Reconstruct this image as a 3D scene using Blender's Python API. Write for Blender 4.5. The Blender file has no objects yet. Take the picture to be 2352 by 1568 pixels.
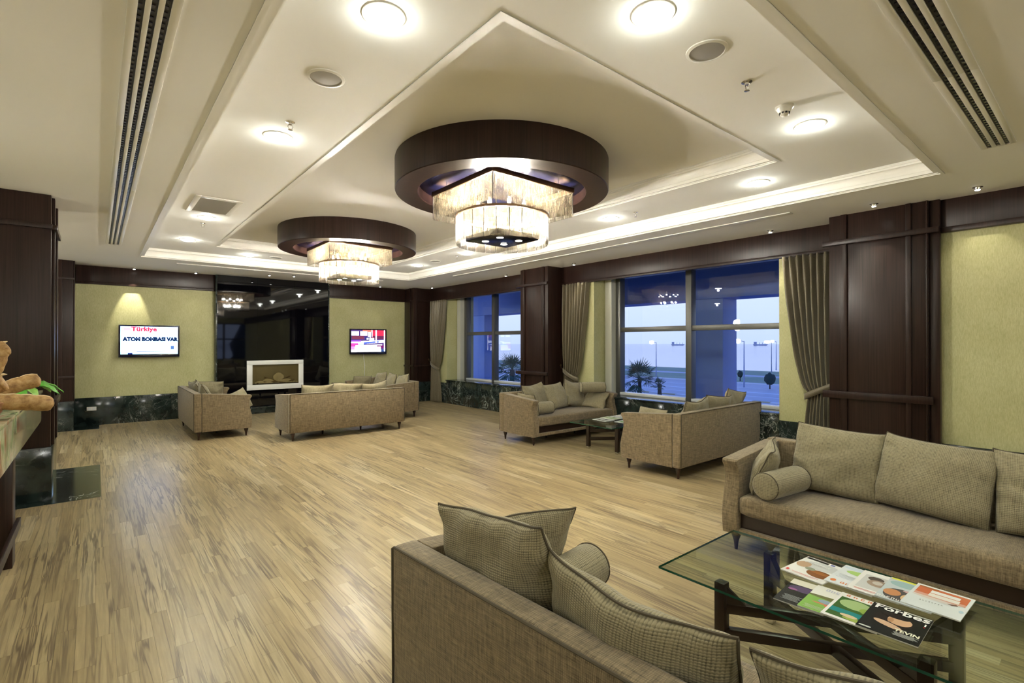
import bpy, bmesh, math, random
from mathutils import Vector, Matrix, noise
R = math.radians
PI = math.pi
random.seed(7)
SC = bpy.context.scene
COL = SC.collection

# ------------------------------------------------------------------ camera
cam_d = bpy.data.cameras.new('camera')
cam = bpy.data.objects.new('camera', cam_d)
COL.objects.link(cam)
cam_d.sensor_width = 36.0
cam_d.lens = 1154.0 * 36.0 / 2352.0
cam_d.clip_start = 0.05
cam_d.clip_end = 20000
cam.location = (0, 0, 1.65)
cam.rotation_euler = (R(90) + 0.0041, 0, -0.6912)
SC.camera = cam

# ------------------------------------------------------------------ view, world
SC.view_settings.view_transform = 'Standard'
SC.view_settings.look = 'None'
SC.view_settings.gamma = 1.0
SC.view_settings.use_curve_mapping = False
SC.view_settings.exposure = 0.78
cy = SC.cycles
cy.use_denoising = True
cy.max_bounces = 5
cy.diffuse_bounces = 3
cy.glossy_bounces = 2
cy.transmission_bounces = 6
cy.transparent_max_bounces = 10
cy.caustics_reflective = False
cy.caustics_refractive = False
cy.sample_clamp_indirect = 6.0
cy.use_adaptive_sampling = True
cy.adaptive_threshold = 0.22
cy.adaptive_min_samples = 18
cy.light_sampling_threshold = 0.03

DOWN_W = 6.5      # one ceiling downlight
CHAND_W = 24.0      # one chandelier bulb

world = bpy.data.worlds.new('dusk_sky')
SC.world = world
world.use_nodes = True
wt = world.node_tree
for n in list(wt.nodes):
    wt.nodes.remove(n)
wo = wt.nodes.new('ShaderNodeOutputWorld')
wb = wt.nodes.new('ShaderNodeBackground')
tc = wt.nodes.new('ShaderNodeTexCoord')
sp = wt.nodes.new('ShaderNodeSeparateXYZ')
rp = wt.nodes.new('ShaderNodeValToRGB')
wt.links.new(tc.outputs['Generated'], sp.inputs[0])
wt.links.new(sp.outputs['Z'], rp.inputs[0])
wt.links.new(rp.outputs[0], wb.inputs[0])
wt.links.new(wb.outputs[0], wo.inputs[0])
e = rp.color_ramp.elements
e[0].position = 0.0
e[0].color = (0.34, 0.40, 0.60, 1)
e[1].position = 1.0
e[1].color = (0.04, 0.10, 0.42, 1)
m_ = e.new(0.10)
m_.color = (0.40, 0.455, 0.60, 1)
m_ = e.new(0.35)
m_.color = (0.12, 0.22, 0.60, 1)
wb.inputs[1].default_value = 1.28

# ------------------------------------------------------------------ materials
MAT = {}


def newmat(name):
    m = bpy.data.materials.new(name)
    m.use_nodes = True
    nt = m.node_tree
    b = nt.nodes['Principled BSDF']
    MAT[name] = m
    return m, nt, b


def pri(name, col, rough=0.5, metal=0.0, spec=0.5, coat=0.0, sheen=0.0):
    m, nt, b = newmat(name)
    b.inputs['Base Color'].default_value = (*col, 1)
    b.inputs['Roughness'].default_value = rough
    b.inputs['Metallic'].default_value = metal
    b.inputs['Specular IOR Level'].default_value = spec
    b.inputs['Coat Weight'].default_value = coat
    if sheen:
        b.inputs['Sheen Weight'].default_value = sheen
    return m


def N(nt, typ, **kw):
    n = nt.nodes.new('ShaderNode' + typ)
    for k, v in kw.items():
        if k.startswith('i_'):
            n.inputs[k[2:].replace('_', ' ')].default_value = v
        else:
            setattr(n, k, v)
    return n


def ramp(nt, src, stops, interp='LINEAR'):
    r = nt.nodes.new('ShaderNodeValToRGB')
    el = r.color_ramp.elements
    r.color_ramp.interpolation = interp
    while len(el) < len(stops):
        el.new(0.5)
    for s, (p, c) in zip(el, stops):
        s.position = p
        s.color = (*c, 1) if len(c) == 3 else c
    nt.links.new(src, r.inputs[0])
    return r.outputs[0]


def mapped(nt, scale, kind='Object', loc=(0, 0, 0)):
    if kind == 'Position':
        g = nt.nodes.new('ShaderNodeNewGeometry')
        out = g.outputs['Position']
    else:
        t = nt.nodes.new('ShaderNodeTexCoord')
        out = t.outputs[kind]
    mp = nt.nodes.new('ShaderNodeMapping')
    mp.inputs['Scale'].default_value = scale
    mp.inputs['Location'].default_value = loc
    nt.links.new(out, mp.inputs[0])
    return mp.outputs[0]


def noise_(nt, vec, scale=1.0, detail=3.0, rough=0.5, dist=0.0):
    n = nt.nodes.new('ShaderNodeTexNoise')
    n.inputs['Scale'].default_value = scale
    n.inputs['Detail'].default_value = detail
    n.inputs['Roughness'].default_value = rough
    n.inputs['Distortion'].default_value = dist
    nt.links.new(vec, n.inputs['Vector'])
    return n.outputs['Fac']


def math_(nt, op, a, b=None, c=None):
    n = nt.nodes.new('ShaderNodeMath')
    n.operation = op
    for i, v in enumerate((a, b, c)):
        if v is None:
            continue
        if isinstance(v, (int, float)):
            n.inputs[i].default_value = v
        else:
            nt.links.new(v, n.inputs[i])
    return n.outputs[0]


def mixc(nt, fac, a, b, mode='MIX'):
    n = nt.nodes.new('ShaderNodeMix')
    n.data_type = 'RGBA'
    n.blend_type = mode
    for sock, v in ((n.inputs[0], fac), (n.inputs[6], a), (n.inputs[7], b)):
        if isinstance(v, (int, float)):
            sock.default_value = v
        elif isinstance(v, tuple):
            sock.default_value = (*v, 1)
        else:
            nt.links.new(v, sock)
    return n.outputs[2]


def bump(nt, b, h, strength=0.2, dist=0.01):
    n = nt.nodes.new('ShaderNodeBump')
    n.inputs['Strength'].default_value = strength
    n.inputs['Distance'].default_value = dist
    nt.links.new(h, n.inputs['Height'])
    nt.links.new(n.outputs[0], b.inputs['Normal'])


# plaster
m, nt, b = newmat('ceiling_paint')
v = mapped(nt, (1, 1, 1), 'Position')
nt.links.new(ramp(nt, noise_(nt, v, 0.6, 2), [(0.3, (0.885, 0.875, 0.84)), (0.7, (0.91, 0.90, 0.87))]), b.inputs['Base Color'])
b.inputs['Roughness'].default_value = 0.75
b.inputs['Specular IOR Level'].default_value = 0.2
pri('moulding_paint', (0.86, 0.84, 0.78), 0.4)
pri('white_metal', (0.80, 0.78, 0.72), 0.35)
pri('black_gap', (0.012, 0.012, 0.016), 0.5)
pri('blade_black', (0.03, 0.03, 0.05), 0.25)
pri('speaker_grille', (0.36, 0.345, 0.315), 0.6, 0.2)
pri('chrome', (0.75, 0.72, 0.68), 0.18, 1.0)
pri('alu', (0.13, 0.13, 0.12), 0.38, 0.6)
pri('alu_light', (0.70, 0.72, 0.74), 0.25, 0.2)
pri('jamb_paint', (0.55, 0.55, 0.47), 0.5)

# dark wenge veneer, grain along local z
m, nt, b = newmat('wenge')
v = mapped(nt, (70, 70, 1.4), 'Position')
g = noise_(nt, v, 1.0, 5, 0.6, 0.2)
v2 = mapped(nt, (9, 9, 0.35), 'Position')
g2 = noise_(nt, v2, 1.0, 2)
c1 = ramp(nt, g, [(0.3, (0.011, 0.0055, 0.0045)), (0.72, (0.034, 0.0165, 0.0125))])
c2 = ramp(nt, g2, [(0.3, (0.75, 0.7, 0.7)), (0.7, (1.25, 1.2, 1.15))])
nt.links.new(mixc(nt, 1.0, c1, c2, 'MULTIPLY'), b.inputs['Base Color'])
b.inputs['Roughness'].default_value = 0.34
b.inputs['Specular IOR Level'].default_value = 0.30
bump(nt, b, g, 0.06, 0.002)
pri('leg_wood', (0.030, 0.012, 0.008), 0.3)
pri('table_wood', (0.022, 0.011, 0.007), 0.3)

# wallpaper
m, nt, b = newmat('wallpaper')
v = mapped(nt, (1, 1, 1), 'Position')
fib = noise_(nt, mapped(nt, (150, 150, 28), 'Position'), 1.0, 4, 0.65)
blot = noise_(nt, v, 2.2, 3)
ca = ramp(nt, fib, [(0.28, (0.40, 0.385, 0.18)), (0.72, (0.575, 0.56, 0.305))])
cb = ramp(nt, blot, [(0.3, (0.92, 0.92, 0.88)), (0.7, (1.06, 1.06, 1.1))])
nt.links.new(mixc(nt, 1.0, ca, cb, 'MULTIPLY'), b.inputs['Base Color'])
b.inputs['Roughness'].default_value = 0.62
bump(nt, b, fib, 0.18, 0.002)

# dark green marble with white veins
m, nt, b = newmat('marble')
v = mapped(nt, (1, 1, 1), 'Position')
n1 = noise_(nt, v, 1.7, 6, 0.6, 1.3)
n2 = noise_(nt, v, 4.0, 6, 0.65, 2.0)
v1 = math_(nt, 'ABSOLUTE', math_(nt, 'SUBTRACT', n1, 0.5))
v2_ = math_(nt, 'ABSOLUTE', math_(nt, 'SUBTRACT', n2, 0.5))
k1 = ramp(nt, v1, [(0.0, (1, 1, 1)), (0.012, (0, 0, 0))])
k2 = ramp(nt, v2_, [(0.0, (0.5, 0.5, 0.5)), (0.012, (0, 0, 0))])
msk = noise_(nt, v, 1.1, 2)
mk = ramp(nt, msk, [(0.42, (0, 0, 0)), (0.62, (1, 1, 1))])
veins = mixc(nt, 1.0, k1, k2, 'ADD')
veins = mixc(nt, 1.0, veins, mk, 'MULTIPLY')
basec = ramp(nt, noise_(nt, v, 7, 4), [(0.3, (0.006, 0.010, 0.009)), (0.75, (0.024, 0.036, 0.032))])
nt.links.new(mixc(nt, veins, basec, (0.42, 0.45, 0.41)), b.inputs['Base Color'])
b.inputs['Roughness'].default_value = 0.12

# onyx of the buffet apron
m, nt, b = newmat('onyx')
v = mapped(nt, (4, 1.9, 1.5), 'Position')
n1 = noise_(nt, v, 1.6, 6, 0.62, 1.0)
n2 = noise_(nt, mapped(nt, (6, 4.5, 2.2), 'Position'), 1.5, 5, 0.6, 0.6)
ca = ramp(nt, n1, [(0.30, (0.07, 0.16, 0.05)), (0.44, (0.34, 0.40, 0.22)), (0.54, (0.50, 0.47, 0.33)), (0.60, (0.46, 0.30, 0.18)), (0.72, (0.28, 0.10, 0.045))])
cb = ramp(nt, n2, [(0.36, (0.66, 0.56, 0.44)), (0.62, (1.05, 1.05, 1.0))])
nt.links.new(mixc(nt, 0.8, ca, cb, 'MULTIPLY'), b.inputs['Base Color'])
b.inputs['Roughness'].default_value = 0.14

# timber floor, strips run along Y
PW, PL = 0.085, 0.80


def plank_off(i):
    return ((i * 0.379) % 1.0) * PL


m, nt, b = newmat('floor_wood')
g = nt.nodes.new('ShaderNodeNewGeometry')
s = nt.nodes.new('ShaderNodeSeparateXYZ')
nt.links.new(g.outputs['Position'], s.inputs[0])
px, py = s.outputs['X'], s.outputs['Y']
row = math_(nt, 'FLOOR', math_(nt, 'DIVIDE', math_(nt, 'ADD', px, 20 * PW), PW))
off = math_(nt, 'MULTIPLY', math_(nt, 'FRACT', math_(nt, 'MULTIPLY', row, 0.379)), PL)
colu = math_(nt, 'FLOOR', math_(nt, 'DIVIDE', math_(nt, 'SUBTRACT', py, off), PL))
cx = nt.nodes.new('ShaderNodeCombineXYZ')
nt.links.new(row, cx.inputs[0])
nt.links.new(colu, cx.inputs[1])
wn = nt.nodes.new('ShaderNodeTexWhiteNoise')
wn.noise_dimensions = '3D'
nt.links.new(cx.outputs[0], wn.inputs['Vector'])
rnd = wn.outputs['Value']
gx = nt.nodes.new('ShaderNodeCombineXYZ')
nt.links.new(math_(nt, 'ADD', math_(nt, 'MULTIPLY', px, 24.0), math_(nt, 'MULTIPLY', rnd, 1.2)), gx.inputs[0])
nt.links.new(math_(nt, 'MULTIPLY', py, 0.75), gx.inputs[1])
nt.links.new(math_(nt, 'MULTIPLY', rnd, 0.5), gx.inputs[2])
gr = noise_(nt, gx.outputs[0], 1.0, 3, 0.5, 0.35)
streak = ramp(nt, math_(nt, 'ABSOLUTE', math_(nt, 'SUBTRACT', gr, 0.5)), [(0.0, (1, 1, 1)), (0.014, (0.9, 0.9, 0.9)), (0.055, (0, 0, 0))])
fg = nt.nodes.new('ShaderNodeCombineXYZ')
nt.links.new(math_(nt, 'MULTIPLY', px, 90.0), fg.inputs[0])
nt.links.new(math_(nt, 'MULTIPLY', py, 4.0), fg.inputs[1])
nt.links.new(rnd, fg.inputs[2])
fine = noise_(nt, fg.outputs[0], 1.0, 4, 0.6, 0.3)
base = ramp(nt, rnd, [(0.0, (0.325, 0.250, 0.135)), (0.3, (0.375, 0.292, 0.163)), (0.75, (0.415, 0.330, 0.190)), (1.0, (0.49, 0.41, 0.265))])
base = mixc(nt, 1.0, base, ramp(nt, gr, [(0.25, (0.86, 0.84, 0.81)), (0.75, (1.11, 1.11, 1.09))]), 'MULTIPLY')
base = mixc(nt, 1.0, base, ramp(nt, fine, [(0.25, (0.80, 0.79, 0.77)), (0.75, (1.14, 1.14, 1.12))]), 'MULTIPLY')
sm = nt.nodes.new('ShaderNodeCombineXYZ')
nt.links.new(math_(nt, 'MULTIPLY', px, 5.0), sm.inputs[0])
nt.links.new(math_(nt, 'MULTIPLY', py, 0.7), sm.inputs[1])
smask = ramp(nt, noise_(nt, sm.outputs[0], 1.0, 2), [(0.36, (0.25, 0.25, 0.25)), (0.60, (0.85, 0.85, 0.85))])
smv = mixc(nt, 1.0, streak, smask, 'MULTIPLY')
nt.links.new(mixc(nt, smv, base, (0.105, 0.070, 0.042)), b.inputs['Base Color'])
b.inputs['Roughness'].default_value = 0.30
b.inputs['Specular IOR Level'].default_value = 0.5
bump(nt, b, fine, 0.04, 0.002)
pri('floor_base', (0.10, 0.06, 0.03), 0.6)


# woven fabric on UV in metres
def fabric(name, dark, light, rib=105.0, cross=70.0, ribdepth=0.5):
    m, nt, b = newmat(name)
    uv = nt.nodes.new('ShaderNodeTexCoord').outputs['UV']
    s = nt.nodes.new('ShaderNodeSeparateXYZ')
    nt.links.new(uv, s.inputs[0])
    wob = noise_(nt, uv, 6.0, 3)
    u_ = math_(nt, 'ADD', s.outputs['X'], math_(nt, 'MULTIPLY', wob, 0.012))
    v_ = math_(nt, 'ADD', s.outputs['Y'], math_(nt, 'MULTIPLY', wob, 0.010))
    ribs = math_(nt, 'SINE', math_(nt, 'MULTIPLY', u_, rib * 2 * PI))
    crs = math_(nt, 'SINE', math_(nt, 'MULTIPLY', v_, cross * 2 * PI))
    ribs = math_(nt, 'MULTIPLY_ADD', ribs, 0.5, 0.5)
    crs = math_(nt, 'MULTIPLY_ADD', crs, 0.5, 0.5)
    mp1 = nt.nodes.new('ShaderNodeMapping')
    mp1.inputs['Scale'].default_value = (260, 22, 1)
    nt.links.new(uv, mp1.inputs[0])
    sl1 = noise_(nt, mp1.outputs[0], 1.0, 3, 0.6)
    mp2 = nt.nodes.new('ShaderNodeMapping')
    mp2.inputs['Scale'].default_value = (22, 240, 1)
    nt.links.new(uv, mp2.inputs[0])
    sl2 = noise_(nt, mp2.outputs[0], 1.0, 3, 0.6)
    mp3 = nt.nodes.new('ShaderNodeMapping')
    mp3.inputs['Scale'].default_value = (75, 9, 1)
    nt.links.new(uv, mp3.inputs[0])
    mp4 = nt.nodes.new('ShaderNodeMapping')
    mp4.inputs['Scale'].default_value = (9, 75, 1)
    nt.links.new(uv, mp4.inputs[0])
    slub = math_(nt, 'ADD', noise_(nt, mp3.outputs[0], 1.0, 2, 0.5), noise_(nt, mp4.outputs[0], 1.0, 2, 0.5))
    slub = math_(nt, 'MULTIPLY', math_(nt, 'SUBTRACT', slub, 1.0), 0.34)
    weave = math_(nt, 'MULTIPLY', math_(nt, 'ADD', ribs, 0.25), math_(nt, 'ADD', crs, 0.35))
    f = math_(nt, 'ADD', math_(nt, 'MULTIPLY', weave, ribdepth * 0.55), math_(nt, 'MULTIPLY', math_(nt, 'ADD', sl1, sl2), 0.42))
    f = math_(nt, 'ADD', f, slub)
    colr = ramp(nt, f, [(0.28, dark), (0.72, light)])
    nt.links.new(colr, b.inputs['Base Color'])
    b.inputs['Roughness'].default_value = 0.85
    b.inputs['Specular IOR Level'].default_value = 0.25
    b.inputs['Sheen Weight'].default_value = 0.25
    bump(nt, b, f, 0.55, 0.004)
    return m


fabric('sofa_fabric', (0.080, 0.058, 0.031), (0.36, 0.275, 0.162), 150, 135, 0.16)
fabric('pillow_fabric', (0.040, 0.033, 0.018), (0.33, 0.285, 0.175), 120, 90, 0.85)
pri('piping', (0.085, 0.068, 0.042), 0.85)

# curtain satin
m, nt, b = newmat('curtain_satin')
f = noise_(nt, mapped(nt, (60, 60, 260), 'Position'), 1.0, 3, 0.6)
nt.links.new(ramp(nt, f, [(0.3, (0.085, 0.068, 0.036)), (0.7, (0.17, 0.14, 0.08))]), b.inputs['Base Color'])
b.inputs['Roughness'].default_value = 0.42
b.inputs['Sheen Weight'].default_value = 0.4

pri('black_glass', (0.0015, 0.0015, 0.003), 0.03, 0, 0.5)
pri('plate_black', (0.003, 0.003, 0.010), 0.22, 0, 0.12)
pri('bronze', (0.20, 0.125, 0.07), 0.3, 0.9)
pri('tv_bezel', (0.006, 0.006, 0.02), 0.12)
pri('white_paint', (0.80, 0.80, 0.78), 0.3)
pri('cable_white', (0.75, 0.74, 0.68), 0.5)
pri('log_bark', (0.20, 0.145, 0.08), 0.9)
pri('fire_back', (0.26, 0.215, 0.125), 0.6)
pri('pebble', (0.58, 0.50, 0.33), 0.8)
pri('socket', (0.62, 0.60, 0.52), 0.4)


def emit(name, col, s):
    m = bpy.data.materials.new(name)
    m.use_nodes = True
    nt = m.node_tree
    for n in list(nt.nodes):
        nt.nodes.remove(n)
    o = nt.nodes.new('ShaderNodeOutputMaterial')
    em = nt.nodes.new('ShaderNodeEmission')
    em.inputs[0].default_value = (*col, 1)
    em.inputs[1].default_value = s
    nt.links.new(em.outputs[0], o.inputs[0])
    MAT[name] = m
    return m


emit('lamp_lens', (0.97, 1.0, 0.90), 30.0)
emit('spot_lens', (1.0, 0.98, 0.90), 9.0)
emit('bulb_glow', (1.0, 0.86, 0.62), 3.0)
emit('street_lamp_glow', (1.0, 0.93, 0.80), 5.0)

# crystal strands: clear ribbed glass, scatters the bulbs' light
def crystal(name, clear, k):
    m = bpy.data.materials.new(name)
    m.use_nodes = True
    MAT[name] = m
    nt = m.node_tree
    for n in list(nt.nodes):
        nt.nodes.remove(n)
    o = nt.nodes.new('ShaderNodeOutputMaterial')
    tr = nt.nodes.new('ShaderNodeBsdfTranslucent')
    df = nt.nodes.new('ShaderNodeBsdfDiffuse')
    gl = nt.nodes.new('ShaderNodeBsdfGlossy')
    tp = nt.nodes.new('ShaderNodeBsdfTransparent')
    gl.inputs['Roughness'].default_value = 0.2
    gl.inputs['Color'].default_value = (k, k, k, 1)
    pa = noise_(nt, mapped(nt, (230, 230, 9), 'Position'), 1.0, 2, 0.6)
    pb_ = noise_(nt, mapped(nt, (170, 170, 120), 'Position'), 1.0, 3, 0.7)  # fine noise that paints sparkle into the strand colour
    pn = math_(nt, 'ADD', math_(nt, 'MULTIPLY', pa, 0.62), math_(nt, 'MULTIPLY', pb_, 0.38))
    st = [(0.36, (0.04, 0.024, 0.008)), (0.47, (0.15, 0.112, 0.06)), (0.56, (0.30, 0.25, 0.165)), (0.66, (0.75, 0.69, 0.55))]
    pc = ramp(nt, pn, [(p, tuple(c_ * k for c_ in c)) for p, c in st])
    nt.links.new(pc, tr.inputs[0])
    nt.links.new(pc, df.inputs[0])
    tp.inputs[0].default_value = (0.98, 0.97, 0.94, 1)
    ma = nt.nodes.new('ShaderNodeMixShader')
    ma.inputs[0].default_value = 0.30
    nt.links.new(tr.outputs[0], ma.inputs[1])
    nt.links.new(df.outputs[0], ma.inputs[2])
    mb_ = nt.nodes.new('ShaderNodeMixShader')
    mb_.inputs[0].default_value = 0.10
    nt.links.new(ma.outputs[0], mb_.inputs[1])
    nt.links.new(gl.outputs[0], mb_.inputs[2])
    mc_ = nt.nodes.new('ShaderNodeMixShader')
    mc_.inputs[0].default_value = clear
    nt.links.new(mb_.outputs[0], mc_.inputs[1])
    nt.links.new(tp.outputs[0], mc_.inputs[2])
    nt.links.new(mc_.outputs[0], o.inputs[0])


crystal('crystal', 0.20, 0.42)
crystal('crystal_lower', 0.26, 0.22)


def thin_glass(name, tint, boost=1.0, rough=0.0):
    m = bpy.data.materials.new(name)
    m.use_nodes = True
    MAT[name] = m
    nt = m.node_tree
    for n in list(nt.nodes):
        nt.nodes.remove(n)
    o = nt.nodes.new('ShaderNodeOutputMaterial')
    tp = nt.nodes.new('ShaderNodeBsdfTransparent')
    tp.inputs[0].default_value = (*tint, 1)
    gl = nt.nodes.new('ShaderNodeBsdfGlossy')
    gl.inputs['Roughness'].default_value = rough
    ge = nt.nodes.new('ShaderNodeNewGeometry')
    dt = nt.nodes.new('ShaderNodeVectorMath')
    dt.operation = 'DOT_PRODUCT'
    nt.links.new(ge.outputs['Normal'], dt.inputs[0])
    nt.links.new(ge.outputs['Incoming'], dt.inputs[1])
    one = math_(nt, 'SUBTRACT', 1.0, math_(nt, 'ABSOLUTE', dt.outputs['Value']))
    fr = math_(nt, 'MULTIPLY_ADD', math_(nt, 'POWER', one, 5.0), 0.96, 0.04)      # Schlick, the same from both sides
    mx = nt.nodes.new('ShaderNodeMixShader')
    nt.links.new(math_(nt, 'MINIMUM', math_(nt, 'MULTIPLY', fr, boost), 1.0), mx.inputs[0])
    nt.links.new(tp.outputs[0], mx.inputs[1])
    nt.links.new(gl.outputs[0], mx.inputs[2])
    nt.links.new(mx.outputs[0], o.inputs[0])
    return m


thin_glass('window_glass', (0.94, 0.97, 1.0), 1.0)
thin_glass('table_glass', (0.86, 0.92, 0.86), 1.0)
pri('glass_edge', (0.010, 0.075, 0.045), 0.1, 0, 0.7)
thin_glass('smoked_glass', (0.80, 0.78, 0.70), 1.0)

# exterior
pri('canopy_dusk_blue', (0.12, 0.20, 0.50), 0.7)  # blue of the dusk light put into the colour of a presumably white building
pri('pillar_dusk_blue', (0.22, 0.33, 0.66), 0.7)  # pillars get the blue cast of dusk in their base colour too
m, nt, b = newmat('asphalt')
nt.links.new(ramp(nt, noise_(nt, mapped(nt, (0.12, 0.02, 1), 'Position'), 1.0, 3), [(0.3, (0.50, 0.47, 0.46)), (0.7, (0.64, 0.60, 0.58))]), b.inputs['Base Color'])
b.inputs['Roughness'].default_value = 0.6
m, nt, b = newmat('verge_grass')
nt.links.new(ramp(nt, noise_(nt, mapped(nt, (0.2, 0.2, 1), 'Position'), 1.0, 3), [(0.3, (0.30, 0.36, 0.20)), (0.7, (0.42, 0.46, 0.28))]), b.inputs['Base Color'])
b.inputs['Roughness'].default_value = 0.9
m, nt, b = newmat('sea_water')
b.inputs['Base Color'].default_value = (0.36, 0.40, 0.50, 1)
b.inputs['Roughness'].default_value = 0.12
pri('kerb_white', (0.85, 0.83, 0.80), 0.7)
pri('kerb_yellow', (0.62, 0.50, 0.26), 0.7)
pri('road_line', (0.88, 0.86, 0.84), 0.7)
pri('palm_leaf', (0.040, 0.085, 0.050), 0.6)
pri('palm_trunk', (0.060, 0.055, 0.050), 0.9)
pri('tree_leaf', (0.030, 0.055, 0.045), 0.9)
pri('pole_grey', (0.30, 0.34, 0.46), 0.5)
pri('ship_hull', (0.62, 0.60, 0.62), 0.8)

# food
m, nt, b = newmat('bread_crust')
f = noise_(nt, mapped(nt, (1, 1, 1), 'Object'), 28, 4, 0.6)
nt.links.new(ramp(nt, f, [(0.30, (0.20, 0.095, 0.030)), (0.52, (0.40, 0.235, 0.085)), (0.75, (0.55, 0.38, 0.18))]), b.inputs['Base Color'])
b.inputs['Roughness'].default_value = 0.6
bump(nt, b, f, 0.3, 0.006)
pri('bread_crumb', (0.78, 0.62, 0.38), 0.9)
pri('lettuce', (0.12, 0.42, 0.05), 0.35)
pri('lettuce_light', (0.30, 0.58, 0.12), 0.35)
pri('pepper_orange', (0.85, 0.36, 0.02), 0.25)
pri('onion_white', (0.78, 0.75, 0.62), 0.5)
pri('radish_pink', (0.72, 0.36, 0.40), 0.5)
pri('plate_white', (0.80, 0.80, 0.76), 0.15)
pri('wicker', (0.36, 0.18, 0.08), 0.7)


# ------------------------------------------------------------------ mesh helpers
class MB:
    def __init__(self):
        self.v, self.f, self.mi, self.uv = [], [], [], []

    def box(self, x0, x1, y0, y1, z0, z1, mi=0):
        n = len(self.v)
        self.v += [(x0, y0, z0), (x1, y0, z0), (x1, y1, z0), (x0, y1, z0),
                   (x0, y0, z1), (x1, y0, z1), (x1, y1, z1), (x0, y1, z1)]
        for q in ((0, 3, 2, 1), (4, 5, 6, 7), (0, 1, 5, 4), (1, 2, 6, 5), (2, 3, 7, 6), (3, 0, 4, 7)):
            self.f.append(tuple(n + i for i in q))
            self.mi.append(mi)
        return self

    def quad(self, a, b, c, d, mi=0):
        n = len(self.v)
        self.v += [a, b, c, d]
        self.f.append((n, n + 1, n + 2, n + 3))
        self.mi.append(mi)
        return self

    def poly(self, pts, mi=0):
        n = len(self.v)
        self.v += list(pts)
        self.f.append(tuple(range(n, n + len(pts))))
        self.mi.append(mi)
        return self

    def prism(self, pts, axis, a, b, mi=0):
        # pts: 2-D outline (counter-clockwise) in the plane normal to axis
        n = len(self.v)
        k = len(pts)

        def P(p, t):
            return {'x': (t, p[0], p[1]), 'y': (p[0], t, p[1]), 'z': (p[0], p[1], t)}[axis]
        self.v += [P(p, a) for p in pts] + [P(p, b) for p in pts]
        self.f.append(tuple(range(n + k - 1, n - 1, -1)))
        self.f.append(tuple(range(n + k, n + 2 * k)))
        self.mi += [mi, mi]
        for i in range(k):
            j = (i + 1) % k
            self.f.append((n + i, n + j, n + k + j, n + k + i))
            self.mi.append(mi)
        return self

    def lathe(self, prof, seg=20, c=(0, 0), mi=0, cap=True):
        # prof: list of (r, z)
        n = len(self.v)
        for r, z in prof:
            for i in range(seg):
                a = 2 * PI * i / seg
                self.v.append((c[0] + r * math.cos(a), c[1] + r * math.sin(a), z))
        for k in range(len(prof) - 1):
            for i in range(seg):
                j = (i + 1) % seg
                self.f.append((n + k * seg + i, n + k * seg + j, n + (k + 1) * seg + j, n + (k + 1) * seg + i))
                self.mi.append(mi)
        if cap:
            self.f.append(tuple(n + i for i in range(seg - 1, -1, -1)))
            self.f.append(tuple(n + (len(prof) - 1) * seg + i for i in range(seg)))
            self.mi += [mi, mi]
        return self

    def tube(self, pts, rad, seg=8, mi=0, closed=False):
        pts = [Vector(p) for p in pts]
        k = len(pts)
        n = len(self.v)
        up = Vector((0, 0, 1))
        for i, p in enumerate(pts):
            if closed:
                t = pts[(i + 1) % k] - pts[i - 1]
            else:
                t = pts[min(i + 1, k - 1)] - pts[max(i - 1, 0)]
            t.normalize()
            s = t.cross(up)
            if s.length < 1e-3:
                s = t.cross(Vector((1, 0, 0)))
            s.normalize()
            w = s.cross(t)
            r = rad[i] if isinstance(rad, (list, tuple)) else rad
            for j in range(seg):
                a = 2 * PI * j / seg
                self.v.append(tuple(p + s * math.cos(a) * r + w * math.sin(a) * r))
        rng = k if closed else k - 1
        for i in range(rng):
            i2 = (i + 1) % k
            for j in range(seg):
                j2 = (j + 1) % seg
                self.f.append((n + i * seg + j, n + i * seg + j2, n + i2 * seg + j2, n + i2 * seg + j))
                self.mi.append(mi)
        if not closed:
            self.f.append(tuple(n + j for j in range(seg - 1, -1, -1)))
            self.f.append(tuple(n + (k - 1) * seg + j for j in range(seg)))
            self.mi += [mi, mi]
        return self

    def disc(self, c, r, seg=24, mi=0, up=True):
        pts = [(c[0] + r * math.cos(2 * PI * i / seg), c[1] + r * math.sin(2 * PI * i / seg), c[2]) for i in range(seg)]
        if not up:
            pts.reverse()
        return self.poly(pts, mi)

    def build(self, name, mats, parent=None, smooth=False, bevel=0.0, bseg=2, uv=False, loc=None, fix=True, angle=40):
        me = bpy.data.meshes.new(name)
        me.from_pydata([tuple(p) for p in self.v], [], self.f)
        if isinstance(mats, str):
            mats = [mats]
        for mm in mats:
            me.materials.append(MAT[mm])
        for p, i in zip(me.polygons, self.mi):
            p.material_index = i
        bm = bmesh.new()
        bm.from_mesh(me)
        if fix:
            bmesh.ops.recalc_face_normals(bm, faces=bm.faces)
        if bevel > 0:
            ed = [ed for ed in bm.edges if len(ed.link_faces) == 2 and ed.calc_face_angle(0) > R(30)]
            bmesh.ops.bevel(bm, geom=ed, offset=bevel, segments=bseg, profile=0.5, affect='EDGES', clamp_overlap=True)
        if uv:
            cube_uv(bm)
        bm.to_mesh(me)
        bm.free()
        if smooth or bevel > 0:
            for p in me.polygons:
                p.use_smooth = True
            if hasattr(me, 'set_sharp_from_angle'):
                me.set_sharp_from_angle(angle=R(angle))
        me.update()
        return link(name, me, parent, loc)


def cube_uv(bm):
    l = bm.loops.layers.uv.verify()
    for f in bm.faces:
        n = f.normal
        a = max(range(3), key=lambda i: abs(n[i]))
        for lp in f.loops:
            c = lp.vert.co
            lp[l].uv = ((c.y, c.z), (c.x, c.z), (c.x, c.y))[a]


def link(name, data, parent=None, loc=None):
    o = bpy.data.objects.new(name, data)
    COL.objects.link(o)
    if parent is not None:
        o.parent = parent
    if loc is not None:
        o.location = loc
    return o


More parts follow.
